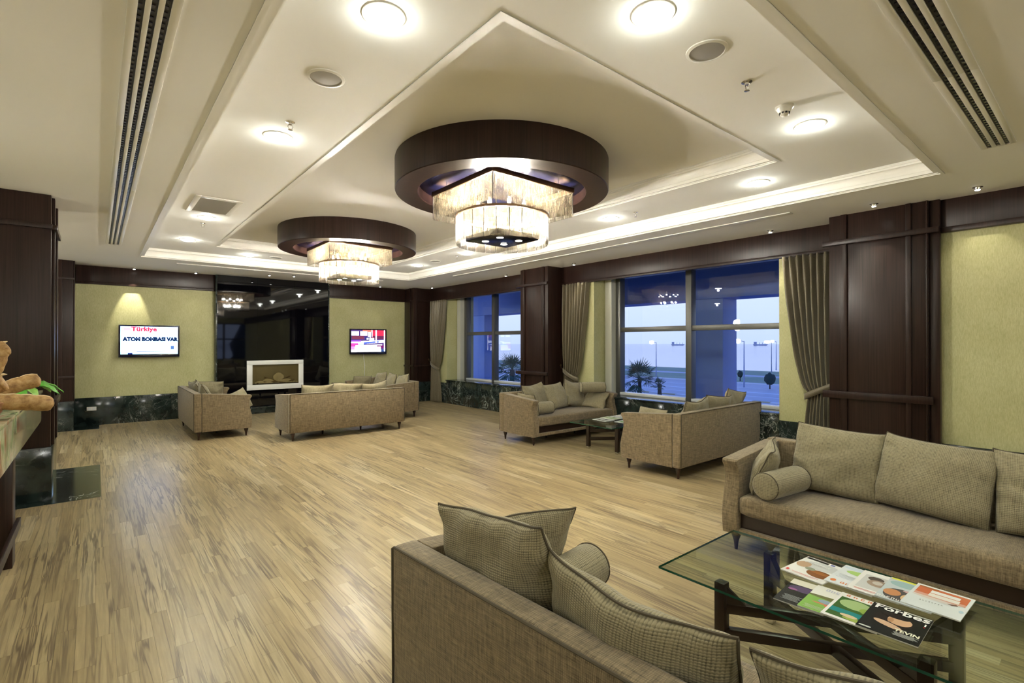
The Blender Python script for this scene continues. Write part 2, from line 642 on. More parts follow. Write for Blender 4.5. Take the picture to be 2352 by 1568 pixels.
def tag(o, label, cat=None, group=None, kind=None):
    if label:
        o['label'] = label
    if cat:
        o['category'] = cat
    if group:
        o['group'] = group
    if kind:
        o['kind'] = kind
    return o


def struct(o, label=None):
    o['kind'] = 'structure'
    if label:
        o['label'] = label
    return o


def thing(name, label, cat, loc=(0, 0, 0), rz=0.0, group=None, kind=None):
    o = link(name, None)
    o.location = loc
    o.rotation_euler = (0, 0, rz)
    o.empty_display_size = 0.2
    return tag(o, label, cat, group, kind)


def copy_tree(o, parent=None):
    c = o.copy()
    COL.objects.link(c)
    c.parent = parent
    for ch in list(o.children):
        copy_tree(ch, c)
    return c


def lamp(name, kind, parent, loc, power, col, **kw):
    d = bpy.data.lights.new(name, kind)
    d.energy = power
    d.color = col
    for k, v in kw.items():
        setattr(d, k, v)
    o = link(name, d, parent, loc)
    return o


CR, CP_ = math.sin(0.6912), math.cos(0.6912)


def project(x, y, z):
    r = x * CP_ - y * CR
    f = x * CR + y * CP_
    if f < 0.2:
        return None
    return 1176 + 1154 * r / f, 788.7 - 1154 * (z - 1.65) / f, f


# ------------------------------------------------------------------ room constants
ZC, ZM, ZU = 3.22, 3.375, 3.53          # soffit, middle tray, upper tray
TX0, TX1, TY0, TY1 = 0.59, 6.03, 1.02, 11.26
IX0, IX1, IY0, IY1 = 1.61, 4.99, 2.035, 10.25
YB = 13.27                              # back wallpaper plane
YF = 13.20                              # back fascia plane
XF = 7.42                               # window fascia plane
XS = 7.48                               # marble front under the windows
XG = 8.03                               # window plane
XR = 7.17                               # near right wallpaper plane
XL, YN = -6.0, -8.6                     # room limits out of frame
ZFA = 2.85                              # underside of fascia
ZD = 0.56                               # marble dado top
ZSILL = 0.65

# ------------------------------------------------------------------ floor
fl = MB().box(XL, 8.2, YN, 13.5, -0.12, -0.012).build('floor', 'floor_base')
struct(fl, 'warm brown timber strip floor with dark wavy grain')
cand = []
i0 = int(math.floor((XL + 20 * PW) / PW))
i1 = int(math.ceil((7.50 + 20 * PW) / PW))
tile_rects = [(-0.9, 0.04, 7.0, 8.87), (-1.6, 0.05, 12.55, 13.27), (6.98, 7.5, 7.0, 8.6)]
for i in range(i0, i1):
    x0 = i * PW - 20 * PW
    of = plank_off(i)
    j0 = int(math.floor((YN - of) / PL))
    j1 = int(math.ceil((13.27 - of) / PL))
    for j in range(j0, j1):
        y0, y1 = j * PL + of, (j + 1) * PL + of
        cand.append((x0, max(y0, YN), x0 + PW, min(y1, 13.27)))
G = 0.0004
vis, rest = [], []
for c in cand:
    mx, my = (c[0] + c[2]) / 2, (c[1] + c[3]) / 2
    p = project(mx, my, 0)
    ok = p and -20 < p[0] < 2372 and 800 < p[1] < 1600 and c[3] - c[1] > PL * 0.98
    if ok and ((p[0] > 905 and p[1] > 1210) or (p[0] > 1430 and p[1] > 1040)):
        ok = False
    if ok and p[0] < 20:
        ok = False
    (vis if ok else rest).append((p[2] if p else 99, c))
vis.sort(key=lambda t: t[0])
near, rest = vis[:300], rest + vis[300:]
pm = MB().box(-PW / 2 + G, PW / 2 - G, -PL / 2 + G, PL / 2 - G, -0.012, 0.0)
first = pm.build('plank', 'floor_wood', fl)
for k, (_, c) in enumerate(near):
    o = first if k == 0 else first.copy()
    if k:
        COL.objects.link(o)
    o.parent = fl
    o.location = ((c[0] + c[2]) / 2, (c[1] + c[3]) / 2, 0)
mb = MB()
for _, c in rest:
    mb.box(c[0] + G, c[2] - G, c[1] + G, c[3] - G, -0.012, 0.0)
o = mb.build('plank_field', 'floor_wood', fl)
o['kind'] = 'stuff'
# black marble floor insets round the column feet
for k, (a, b_, c, d) in enumerate(((-0.92, 0.045, 7.0, 8.86), (-1.3, 0.05, 12.62, 13.2), (6.75, 7.47, 7.05, 8.5), (5.30, 5.62, 4.0, 4.0))):
    if d <= c:
        continue
    MB().box(a, b_, c, d, -0.010, 0.003).build('marble_inset', 'marble', fl)

# ------------------------------------------------------------------ ceiling
cb = MB()


def frame_slab(mb, ox0, ox1, oy0, oy1, ix0, ix1, iy0, iy1, z0, z1):
    mb.box(ox0, ix0, oy0, oy1, z0, z1)
    mb.box(ix1, ox1, oy0, oy1, z0, z1)
    mb.box(ix0, ix1, oy0, iy0, z0, z1)
    mb.box(ix0, ix1, iy1, oy1, z0, z1)


frame_slab(cb, XL, 8.3, YN, 13.5, TX0, TX1, TY0, TY1, ZC, ZC + 0.5)
ceil = cb.build('ceiling', 'ceiling_paint')
struct(ceil, 'cream painted soffit round the recessed tray')
mid = MB()
frame_slab(mid, TX0, TX1, TY0, TY1, IX0, IX1, IY0, IY1, ZM, ZM + 0.3)
mid.build('tray_field', 'ceiling_paint', ceil)
MB().box(IX0, IX1, IY0, IY1, ZU, ZU + 0.1).build('tray_centre', 'ceiling_paint', ceil)


def cornice(name, x0, x1, y0, y1, prof, label):
    # prof: (offset inward, z) polyline swept round a rectangle, mitred
    mb = MB()
    n = len(prof)
    for o_, z in prof:
        mb.v += [(x0 + o_, y0 + o_, z), (x1 - o_, y0 + o_, z), (x1 - o_, y1 - o_, z), (x0 + o_, y1 - o_, z)]
    for k in range(n - 1):
        for i in range(4):
            j = (i + 1) % 4
            mb.f.append((k * 4 + i, k * 4 + j, (k + 1) * 4 + j, (k + 1) * 4 + i))
            mb.mi.append(0)
    return struct(mb.build(name, 'moulding_paint', fix=False), label)


def prof(z0, z1, w):
    h = z1 - z0
    pr = [(0.0, z0 - 0.002), (0.0, z0 - 0.006), (0.026, z0 - 0.006), (0.026, z0 + 0.003), (0.040, z0 + 0.003), (0.040, z0 + 0.010), (0.072, z0 + 0.010), (0.072, z0 + 0.26 * h)]
    a0, b0, a1, b1 = 0.078, z0 + 0.26 * h, w - 0.026, z0 + 0.74 * h
    for k in range(7):
        t = k / 6.0 * PI / 2
        pr.append((a0 + (a1 - a0) * (1 - math.cos(t)), b0 + (b1 - b0) * math.sin(t)))
    pr += [(w - 0.020, z0 + 0.74 * h), (w - 0.020, z0 + 0.87 * h), (w - 0.008, z0 + 0.87 * h), (w - 0.008, z1 - 0.006), (w, z1 - 0.006), (w, z1)]
    return pr


cornice('trim_1', TX0, TX1, TY0, TY1, prof(ZC, ZM, 0.14), 'stepped white cornice round the outer ceiling tray')
cornice('trim_2', IX0, IX1, IY0, IY1, prof(ZM, ZU, 0.14), 'stepped cream cornice round the inner ceiling tray')

# ------------------------------------------------------------------ walls
def slabs(parent, fn, a0, a1, step):
    k = max(1, int(round((a1 - a0) / step)))
    w = (a1 - a0) / k
    for i in range(k):
        fn(a0 + i * w + 0.0015, a0 + (i + 1) * w - 0.0015, parent)


# back wall
PX0, PX1 = 2.09, 4.67
wbk = MB().box(XL, 8.6, YB, YB + 0.25, 0, ZC).build('wall_back', 'wallpaper')
struct(wbk, 'olive yellow textured wallpaper on the far wall')
fas = MB().box(-0.32, PX0, YF, YB, ZFA, ZC)
fas.box(-0.32, PX0, YF - 0.012, YF, ZFA, ZFA + 0.05)
struct(fas.build('trim_3', 'wenge', bevel=0.003), 'dark wood fascia above the left television')
fas = MB().box(PX1, 6.9, YF, YB, ZFA, ZC)
fas.box(PX1, 6.9, YF - 0.012, YF, ZFA, ZFA + 0.05)
struct(fas.build('trim_4', 'wenge', bevel=0.003), 'dark wood fascia above the right television')
bb = MB().box(-0.40, PX0, YF + 0.03, YB, 0, ZD - 0.01).build('baseboard_back', 'marble')
struct(bb, 'black green veined marble dado under the left television')
slabs(bb, lambda a, b_, p: MB().box(a, b_, YF, YF + 0.03, 0, ZD).build('slab', 'marble', p, bevel=0.003), -0.40, PX0, 0.83)
bb2 = MB().box(PX1, 6.9, YF + 0.03, YB, 0, ZD - 0.01).build('baseboard_back', 'marble')
struct(bb2, 'black marble dado behind the pale sofa under the right television')
slabs(bb2, lambda a, b_, p: MB().box(a, b_, YF, YF + 0.03, 0, ZD).build('slab', 'marble', p, bevel=0.003), PX1, 6.9, 0.75)

# black glass chimney panel
pan = thing('black_glass_panel', 'tall glossy black glass wall panel holding the white fireplace', 'wall panel', (0, 0, 0))
MB().box(PX0 + 0.03, PX1 - 0.03, 13.12, YB - 0.001, 0.15, ZC - 0.001).build('backing', 'black_gap', pan)
for k in range(3):
    w = (PX1 - PX0 - 0.06) / 3
    MB().box(PX0 + 0.03 + k * w + 0.001, PX0 + 0.03 + (k + 1) * w - 0.001, 13.10, 13.12, 0.15, ZC - 0.001).build('pane', 'black_glass', pan)
for x in (PX0, PX1 - 0.03):
    MB().box(x, x + 0.03, 13.09, YB - 0.001, 0, ZC - 0.001).build('edge_strip', 'marble', pan, bevel=0.003)
MB().box(PX0, PX1, 12.95, YB, 0, 0.15).build('plinth', 'marble', pan, bevel=0.004)

# near right wall (wallpaper beside the big column)
wr = MB().box(XR, 8.4, YN, 1.33, 0, ZC).build('wall_right', 'wallpaper')
struct(wr, 'olive yellow wallpapered wall behind the near right sofa')
f = MB().box(7.12, XR, YN, 1.33, 2.90, ZC)
f.box(7.095, XR, YN, 1.33, 2.86, 2.915)
struct(f.build('trim_5', 'wenge', bevel=0.003), 'dark wood fascia over the near right wallpaper')
bb3 = MB().box(7.13, XR, YN, 1.33, 0, ZD - 0.01).build('baseboard_right', 'marble')
struct(bb3, 'black marble dado behind the near right sofa')
slabs(bb3, lambda a, b_, p: MB().box(7.11, 7.13, a, b_, 0, ZD).build('slab', 'marble', p, bevel=0.003), -1.5, 1.33, 0.9)

# window wall: piers between openings; openings W1 (3.09..6.55) and W2 (8.35..11.9)
OP = [(3.09, 6.55), (8.60, 11.90)]
ww = MB()
ww.box(XS + 0.02, 8.4, 1.33, OP[0][0], 0, ZC)
ww.box(XS + 0.02, 8.4, OP[0][1], OP[1][0], 0, ZC)
ww.box(XS + 0.02, 8.4, OP[1][1], YB, 0, ZC)
for a, b_ in OP:
    ww.box(XS + 0.03, 8.4, a, b_, 0, ZSILL - 0.03)
    ww.box(XS + 0.02, 8.4, a, b_, 2.98, ZC)
ww = ww.build('wall_window', 'wallpaper')
struct(ww, 'olive yellow wallpapered piers between the windows')
f = MB().box(XF, XF + 0.05, 2.2, 7.5, ZFA, ZC)
f.box(XF, XF + 0.05, 8.1, 12.8, ZFA, ZC)
f.box(XF - 0.01, XF, 2.2, 7.4, ZFA, ZFA + 0.045)
f.box(XF - 0.01, XF, 8.2, 12.75, ZFA, ZFA + 0.045)
struct(f.build('trim_6', 'wenge', bevel=0.003), 'long dark wood pelmet running over both windows')
bw = MB().box(XS + 0.02, XS + 0.03, 2.3, 12.7, 0, ZD - 0.02).build('baseboard_window', 'marble')
struct(bw, 'black veined marble dado under the windows')
for a, b_, zt in ((2.3, OP[0][0], ZD), (OP[0][0], OP[0][1], ZSILL - 0.03), (OP[0][1], 7.36, ZD), (8.21, OP[1][0], ZD), (OP[1][0], OP[1][1], ZSILL - 0.03), (OP[1][1], 12.7, ZD)):
    slabs(bw, lambda a_, c_, p: MB().box(XS, XS + 0.02, a_, c_, 0, zt).build('slab', 'marble', p, bevel=0.003), a, b_, 0.85)
for k, (a, b_) in enumerate(OP):
    MB().box(XS - 0.03, 8.0, a, b_, ZSILL - 0.03, ZSILL).build('sill_slab', 'marble', bw, bevel=0.004)

# windows
def window(name, y0, y1, mull, label):
    w = thing(name, label, None)
    w['kind'] = 'structure'
    xa, xb = 7.93, 8.08
    zb, zt, z1 = ZSILL, 1.92, 2.98
    MB().box(xa, xb, y0, y0 + 0.06, zb, z1).build('jamb_frame', 'alu', w, bevel=0.004)
    MB().box(xa, xb, y1 - 0.11, y1, zb, z1).build('jamb_frame', 'alu', w, bevel=0.004)
    MB().box(xa, xb, mull - 0.055, mull + 0.055, zb, z1).build('mullion', 'alu', w, bevel=0.004)
    for a, b_ in ((y0 + 0.06, mull - 0.055), (mull + 0.055, y1 - 0.11)):
        MB().box(xa + 0.02, xb, a, b_, zt - 0.045, zt + 0.045).build('transom', 'alu', w, bevel=0.004)
        MB().box(xa - 0.01, xb, a, b_, zb, zb + 0.05).build('bottom_rail', 'alu_light', w, bevel=0.004)
        MB().box(xa, xb, a, b_, z1 - 0.05, z1).build('top_rail', 'alu', w, bevel=0.004)
        MB().box(XG + 0.0, XG + 0.008, a, b_, zb + 0.05, zt - 0.045).build('pane', 'window_glass', w)
        MB().box(XG + 0.0, XG + 0.008, a, b_, zt + 0.045, z1 - 0.05).build('pane', 'window_glass', w)
    return w


window('window_1', 3.12, 6.36, 4.775, 'large four pane window between the two dark columns')
window('window_2', 8.62, 11.68, 10.36, 'farther four pane window left of the middle column')
for k, y in enumerate((6.36, 11.68)):
    MB().box(7.80, 8.08, y, y + 0.16, ZSILL, 2.98).build('jamb_lining', 'jamb_paint', ww)

# far wall behind the camera and left side wall
wn_ = MB()
wn_.box(XL, 4.6, YN - 0.25, YN, 0, ZC)
wn_.box(7.7, 8.6, YN - 0.25, YN, 0, ZC)
wn_.box(4.6, 7.7, YN - 0.25, YN, 0, ZSILL)
wn_.box(4.6, 7.7, YN - 0.25, YN, 2.9, ZC)
struct(wn_.build('wall_near', 'wallpaper'), 'olive wallpapered wall behind the viewer')
w3 = thing('window_3', 'window in the wall behind the viewer', None)
w3['kind'] = 'structure'
for x in (4.6, 5.95, 7.6):
    MB().box(x, x + 0.1, YN - 0.15, YN, ZSILL, 2.9).build('mullion', 'alu', w3, bevel=0.004)
for z in (ZSILL, 1.88, 2.82):
    MB().box(4.7, 7.6, YN - 0.14, YN - 0.01, z, z + 0.08).build('transom', 'alu', w3, bevel=0.004)
for a, b_ in ((4.7, 5.95), (6.05, 7.6)):
    for c, d in ((ZSILL + 0.08, 1.88), (1.96, 2.82)):
        MB().box(a, b_, YN - 0.08, YN - 0.072, c, d).build('pane', 'window_glass', w3)
struct(MB().box(XL - 0.25, XL, YN, 13.5, 0, ZC).build('wall_left', 'wallpaper'), 'olive wallpapered wall on the open left side')

# ------------------------------------------------------------------ columns
def column(label, x0, x1, y0, y1, faces, base_out=0.012, rails=(2.86, 0.99), ztop=ZC):
    t = thing('wood_column', label, 'column', ((x0 + x1) / 2, (y0 + y1) / 2, 0), 0, 'dark panelled columns')
    cx_, cy_ = (x0 + x1) / 2, (y0 + y1) / 2
    a, b_, c, d = x0 - cx_, x1 - cx_, y0 - cy_, y1 - cy_
    MB().box(a, b_, c, d, ZD, ztop).build('shaft', 'wenge', t, bevel=0.003)
    q = base_out
    MB().box(a - q, b_ + q, c - q, d + q, 0, ZD).build('marble_base', 'marble', t, bevel=0.004)
    for kind, data in faces:
        if kind == 'x':           # strips on the face looking to -X; data: list of (y0, y1)
            for s0, s1 in data:
                MB().box(a - 0.024, a, s0 - cy_, s1 - cy_, ZD, ztop).build('strip', 'wenge', t, bevel=0.003)
        if kind == 'y':           # face looking to -Y
            for s0, s1 in data:
                MB().box(s0 - cx_, s1 - cx_, c - 0.024, c, ZD, ztop).build('strip', 'wenge', t, bevel=0.003)
        if kind == 'X':           # face looking to +X
            for s0, s1 in data:
                MB().box(b_, b_ + 0.024, s0 - cy_, s1 - cy_, ZD, ztop).build('strip', 'wenge', t, bevel=0.003)
        if kind == 'rail':
            for (r0, r1, r2, r3, z0, z1) in data:
                MB().box(r0 - cx_, r1 - cx_, r2 - cy_, r3 - cy_, z0, z1).build('rail', 'wenge', t, bevel=0.003)
    return t


column('wide dark panelled column right of the big window', 7.03, 7.50, 1.33, 2.30,
       [('x', [(2.105, 2.172), (1.480, 1.530), (1.335, 1.350)]),
        ('rail', [(6.975, 7.03, 1.235, 2.36, 2.855, 2.915), (6.975, 7.03, 1.29, 2.36, 0.985, 1.07)])])
MB().box(7.06, 7.13, 1.24, 1.328, 0, ZC).build('edge_post', 'wenge', bpy.data.objects['wood_column'], bevel=0.003).location = (-7.265, -1.815, 0)
column('dark panelled column standing between the two windows', 7.03, 7.50, 7.36, 8.21,
       [('x', [(8.055, 8.125), (7.46, 7.53)]),
        ('rail', [(6.98, 7.03, 7.345, 8.32, 2.85, 2.905), (6.98, 7.03, 7.345, 8.32, 1.00, 1.07)])])
column('dark wood column in the far right corner', 6.90, 7.47, 12.70, 13.24,
       [('x', [(12.86, 12.92)]), ('y', [(6.97, 7.03)]),
        ('rail', [(6.87, 6.90, 12.67, 13.24, 0.99, 1.04), (6.87, 7.47, 12.67, 12.70, 0.99, 1.04),
                  (6.88, 6.90, 12.68, 13.24, 2.85, 2.89), (6.88, 7.47, 12.68, 12.70, 2.85, 2.89)])])
column('dark wood pilaster in the far left corner beside the television wall', -1.4, -0.34, 12.62, 13.24,
       [('y', [(-0.56, -0.49)]), ('X', [(12.63, 12.72)]),
        ('rail', [(-1.4, -0.315, 12.595, 12.62, 2.855, 2.90), (-1.4, -0.315, 12.595, 12.62, 0.99, 1.04)])])
column('broad dark wood column behind the bread counter', -1.75, -0.372, 7.20, 8.02,
       [('X', [(7.34, 7.44), (7.86, 7.95)]),
        ('rail', [(-1.75, -0.36, 7.175, 7.20, 2.86, 2.91), (-0.372, -0.325, 7.22, 7.99, 2.86, 2.91), (-0.372, -0.325, 7.22, 7.99, 0.985, 1.05)])])

# ------------------------------------------------------------------ curtains
def curtain(label, y_fix, y_free, x, ztop, sgn, zt=1.02, tie_frac=0.55, folds=9, seed=0):
    """y_fix: gathered side; y_free: loose side at the top."""
    t = thing('curtain', label, 'curtain', (x, y_fix, 0), 0, 'tied back curtains')
    rnd = random.Random(seed)
    W = abs(y_free - y_fix)
    s_ = 1 if y_free > y_fix else -1
    nz, ns = 44, folds * 12
    mb = MB()
    ph = [rnd.uniform(-0.5, 0.5) for _ in range(folds + 2)]
    for iz in range(nz + 1):
        z = 0.012 + (ztop - 0.012) * iz / nz
        if z >= zt:
            tt = (z - zt) / (ztop - zt)
            w = W * (tie_frac + (1 - tie_frac) * (tt ** 0.62))
            off = W * 0.06 * (1 - tt)
            amp = 0.032 + 0.026 * math.sin(PI * min(tt * 1.2, 1)) * 0.5 + 0.012 * tt
        else:
            tt = (zt - z) / zt
            w = W * (tie_frac * (0.86 + 0.34 * tt ** 0.7))
            off = W * 0.06 * (1 - tt * 0.4)
            amp = 0.030 + 0.02 * tt
        for k in range(ns + 1):
            u = k / ns
            fi = u * folds
            j = int(min(fi, folds - 1e-6))
            wob = ph[j] * (1 - (fi - j)) + ph[j + 1] * (fi - j)
            d = amp * math.cos(2 * PI * fi + wob * 1.2 + 0.4 * math.sin(z * 1.3 + j))
            lean = 0.0
            if z >= zt:
                # loose edge hangs in a curve
                lean = 0.0
            mb.v.append((d + 0.012 * math.sin(z * 2 + fi), s_ * (off + w * (u + 0.006 * math.sin(7 * z + fi * 3))), z))
    for iz in range(nz):
        for k in range(ns):
            a = iz * (ns + 1) + k
            mb.f.append((a, a + 1, a + ns + 2, a + ns + 1))
            mb.mi.append(0)
    o = mb.build('drape', 'curtain_satin', t, smooth=True, fix=False, angle=180)
    sol = o.modifiers.new('thickness', 'SOLIDIFY')
    sol.thickness = 0.004
    # tie band: flat sloping loop round the gather
    wt_ = W * tie_frac * 0.95
    pts = []
    for k in range(24):
        a = 2 * PI * k / 24
        y = s_ * (W * 0.06 + wt_ * 0.5 + math.cos(a) * (wt_ * 0.5 + 0.02))
        xx = math.sin(a) * 0.062
        zz = zt + 0.10 * (-math.cos(a)) * 0.9
        pts.append((xx, y, zz))
    mb = MB()
    for p in pts:
        mb.v.append((p[0], p[1], p[2] - 0.042))
    for p in pts:
        mb.v.append((p[0], p[1], p[2] + 0.042))
    n = len(pts)
    for k in range(n):
        j = (k + 1) % n
        mb.f.append((k, j, n + j, n + k))
        mb.mi.append(0)
    o = mb.build('tie_band', 'curtain_satin', t, smooth=True, angle=180)
    so = o.modifiers.new('thickness', 'SOLIDIFY')
    so.thickness = 0.006
    # tassel hook on the wall side
    hk = MB().tube([(0.02, s_ * 0.0, zt + 0.10), (-0.03, s_ * -0.01, zt + 0.13), (-0.05, s_ * 0.0, zt + 0.17)], 0.007, 6)
    hk.lathe([(0.004, zt + 0.16), (0.016, zt + 0.17), (0.018, zt + 0.19), (0.006, zt + 0.205)], 10, (-0.05, 0))
    hk.build('hook', 'bronze', t, smooth=True)
    return t


curtain('tied curtain beside the wide right hand column', 2.335, 3.03, 7.525 - 0.11, 2.86, 1, 1.02, 0.50, 8, 1)
curtain('tied curtain on the near side of the middle column behind the window sofa', 7.33, 6.62, 7.525 - 0.11, 2.86, 1, 1.02, 0.55, 8, 2)
curtain('tied curtain by the far corner column reaching the floor', 12.62, 11.80, 7.525 - 0.13, 2.86, 1, 1.02, 0.52, 8, 3)
curtain('tied curtain mostly hidden behind the middle column', 8.25, 8.62, 7.525 - 0.11, 2.86, 1, 1.02, 0.7, 6, 4)

# ------------------------------------------------------------------ ceiling fixtures
def downlight(x, y, z, label, lit=True):
    t = thing('downlight', label, 'downlight', (x, y, z), 0, 'round ceiling downlights')
    MB().lathe([(0.097, -0.007), (0.104, -0.008), (0.112, -0.005), (0.114, 0.0)], 28, cap=False).build('trim_ring', 'white_metal', t, smooth=True)
    pr = [(0.001, -0.034), (0.040, -0.031), (0.075, -0.024), (0.098, -0.008)]
    MB().lathe(pr, 28, cap=False).build('lens', 'lamp_lens', t, smooth=True)
    lamp('downlight_light', 'SPOT', t, (0, 0, -0.066), DOWN_W * 4.0, (0.97, 1.0, 0.84), shadow_soft_size=0.030, spot_size=R(150), spot_blend=0.6)
    lamp('downlight_spill', 'POINT', t, (0, 0, -0.075), DOWN_W * 0.22, (0.98, 1.0, 0.90), shadow_soft_size=0.035)
    return t


DL = [(1.16, 2.46, 'downlight at the top edge of the picture, left of centre'),
      (1.16, 4.46, 'downlight beside the small sprinkler left of the near chandelier'),
      (1.16, 7.95, 'downlight beside the square return air grille'),
      (1.16, 9.84, 'downlight near the far left corner of the ceiling tray'),
      (2.24, 1.55, 'downlight at the top edge of the picture, right of centre'),
      (4.34, 1.55, 'downlight next to the white smoke detector'),
      (5.46, 2.46, 'downlight near the right hand corner of the ceiling tray'),
      (5.46, 4.46, 'downlight just right of the near chandelier'),
      (5.46, 7.95, 'downlight under the near chandelier towards the middle column'),
      (5.46, 9.84, 'downlight right of the far chandelier'),
      (2.28, 10.78, 'downlight left of the far chandelier at the far edge of the tray'),
      (4.36, 10.78, 'downlight hidden behind the far chandelier')]
for x, y, l in DL:
    downlight(x, y, ZM, l)
for x, y in ((1.2, -2.2), (3.4, -2.2), (1.2, -5.6), (3.4, -5.0), (-2.6, 2.0), (-2.6, 5.0), (-2.6, 10.0)):  # unseen downlights added to light the near sofas and the open left side
    downlight(x, y, ZC, 'added fill downlight in the soffit outside the picture')


def ceiling_speaker(x, y, z, label):
    t = thing('ceiling_speaker', label, 'speaker', (x, y, z), 0, 'round ceiling speakers')
    MB().lathe([(0.098, -0.004), (0.100, -0.010), (0.117, -0.006), (0.118, 0.0)], 32, cap=False).build('rim', 'white_metal', t, smooth=True)
    MB().lathe([(0.001, -0.010), (0.05, -0.0095), (0.098, -0.005)], 32, cap=False).build('grille', 'speaker_grille', t, smooth=True)


ceiling_speaker(1.145, 3.28, ZM, 'round grey ceiling speaker near the left tray edge')
ceiling_speaker(2.77, 1.545, ZM, 'round grey ceiling speaker near the right hand slot grille')
ceiling_speaker(2.77, 10.78, ZM, 'small round ceiling speaker beside the far chandelier')
ceiling_speaker(5.46, 9.10, ZM, 'small round ceiling speaker past the near chandelier')


def sprinkler(x, y, label):
    t = thing('sprinkler', label, 'sprinkler', (x, y, ZM), 0, 'ceiling sprinklers')
    MB().lathe([(0.034, 0.0), (0.034, -0.004), (0.014, -0.009), (0.012, -0.022)], 18).build('escutcheon', 'chrome', t, smooth=True)
    mb = MB()
    for s_ in (-1, 1):
        mb.tube([(s_ * 0.011, 0, -0.022), (s_ * 0.019, 0, -0.036), (s_ * 0.012, 0, -0.052), (0, 0, -0.058)], 0.003, 6)
    mb.build('arms', 'chrome', t, smooth=True)
    MB().lathe([(0.017, -0.058), (0.017, -0.061), (0.004, -0.063)], 14).build('deflector', 'chrome', t)


sprinkler(1.16, 4.11, 'chrome sprinkler beside the left ceiling downlight')
sprinkler(3.30, 1.56, 'chrome sprinkler between the speaker and the smoke detector')
sprinkler(1.17, 8.36, 'chrome sprinkler near the return air grille')
sprinkler(5.46, 4.05, 'small sprinkler right of the near chandelier')
sprinkler(5.46, 8.3, 'small sprinkler under the near chandelier')

t = thing('smoke_detector', 'white domed smoke detector on the ceiling tray', 'smoke detector', (3.86, 1.55, ZM))
MB().lathe([(0.062, 0.0), (0.062, -0.010), (0.052, -0.014), (0.040, -0.045)], 24).build('base', 'white_metal', t, smooth=True)
mb = MB()
for k in range(8):
    a = 2 * PI * k / 8
    for z0 in (-0.056, -0.049):
        c_, s_ = math.cos(a), math.sin(a)
        mb.box(0.030 * c_ - 0.006, 0.030 * c_ + 0.006, 0.030 * s_ - 0.006, 0.030 * s_ + 0.006, z0, z0 + 0.005)
mb.build('vent_slots', 'black_gap', t)
MB().lathe([(0.031, -0.044), (0.031, -0.058), (0.024, -0.066), (0.008, -0.069)], 20).build('sensor_cap', 'white_metal', t, smooth=True)

# return air grille
t = thing('return_air_grille', 'square louvred return air grille in the ceiling', 'vent', (1.13, 7.23, ZM))
MB().box(-0.19, 0.19, -0.36, 0.36, -0.004, 0.0).build('backing', 'black_gap', t)
fr = MB()
for a in ((-0.25, -0.19, -0.43, 0.43), (0.19, 0.25, -0.43, 0.43), (-0.19, 0.19, -0.43, -0.36), (-0.19, 0.19, 0.36, 0.43)):
    fr.box(*a, -0.012, 0.0)
fr.build('frame', 'white_metal', t, bevel=0.002)
sl = None
for k in range(28):
    y = -0.345 + k * 0.0256
    if sl is None:
        sl = MB().prism([(-0.006, -0.004), (0.004, -0.013), (0.006, -0.012), (-0.004, -0.003)], 'x', -0.19, 0.19).build('slat', 'speaker_grille', t)
        o = sl
    else:
        o = sl.copy()
        COL.objects.link(o)
        o.parent = t
    o.location = (0, y, 0)


def slot_diffuser(label, axis, c0, c1, a0, a1, nslot, sect=1.8, blade=0.055):
    t = thing('slot_diffuser', label, 'vent', (0, 0, ZC), 0, 'linear slot grilles')
    W = c1 - c0
    edge = 0.038 if nslot > 1 else 0.016
    sw = 0.026 if nslot > 1 else 0.012
    bar = (W - 2 * edge - nslot * sw) / max(1, nslot - 1) if nslot > 1 else 0

    def bx(mb, p0, p1, q0, q1, z0, z1):
        if axis == 'y':
            mb.box(p0, p1, q0, q1, z0, z1)
        else:
            mb.box(q0, q1, p0, p1, z0, z1)
    mb = MB()
    bx(mb, c0 + 0.005, c1 - 0.005, a0 + 0.01, a1 - 0.01, -0.0015, 0.0)
    mb.build('slot_backing', 'black_gap', t)
    pos = [(c0, c0 + edge)]
    p = c0 + edge
    slots = []
    for k in range(nslot):
        slots.append((p, p + sw))
        p += sw
        if k < nslot - 1:
            pos.append((p, p + bar))
            p += bar
    pos.append((c1 - edge, c1))
    n = max(1, int(round((a1 - a0) / sect)))
    L = (a1 - a0) / n
    for k in range(n):
        for q0, q1 in pos:
            mb = MB()
            bx(mb, q0, q1, a0 + k * L + 0.0012, a0 + (k + 1) * L - 0.0012, -0.011, 0.0)
            mb.build('frame_bar', 'white_metal', t, bevel=0.002)
    mb = MB()
    for e0 in (a0, a1 - 0.012):
        bx(mb, c0, c1, e0, e0 + 0.012, -0.0105, 0.0)
    mb.build('end_cap', 'white_metal', t)
    mb = MB()
    nb = int((a1 - a0) / blade)
    for k in range(nb):
        q = a0 + 0.02 + k * blade
        for i, (s0, s1) in enumerate(slots):
            qq = q + (i % 2) * blade * 0.5
            bx(mb, s0 + 0.002, s0 + 0.016, qq, qq + blade * 0.45, -0.006, -0.001)
    o = mb.build('deflector_blades', 'blade_black', t)
    o['kind'] = 'stuff'
    return t


slot_diffuser('long triple slot air grille on the left soffit', 'y', 0.105, 0.305, -1.0, 10.12, 3, 1.75)
slot_diffuser('triple slot air grille on the right soffit at the picture top', 'x', 0.50, 0.705, 2.2, 5.50, 3, 1.9)
slot_diffuser('narrow slot air grille along the window soffit', 'y', 6.37, 6.47, 2.5, 9.85, 2, 2.4)
slot_diffuser('narrow slot air grille above the television wall', 'x', 11.68, 11.76, 1.2, 5.5, 1, 2.2)


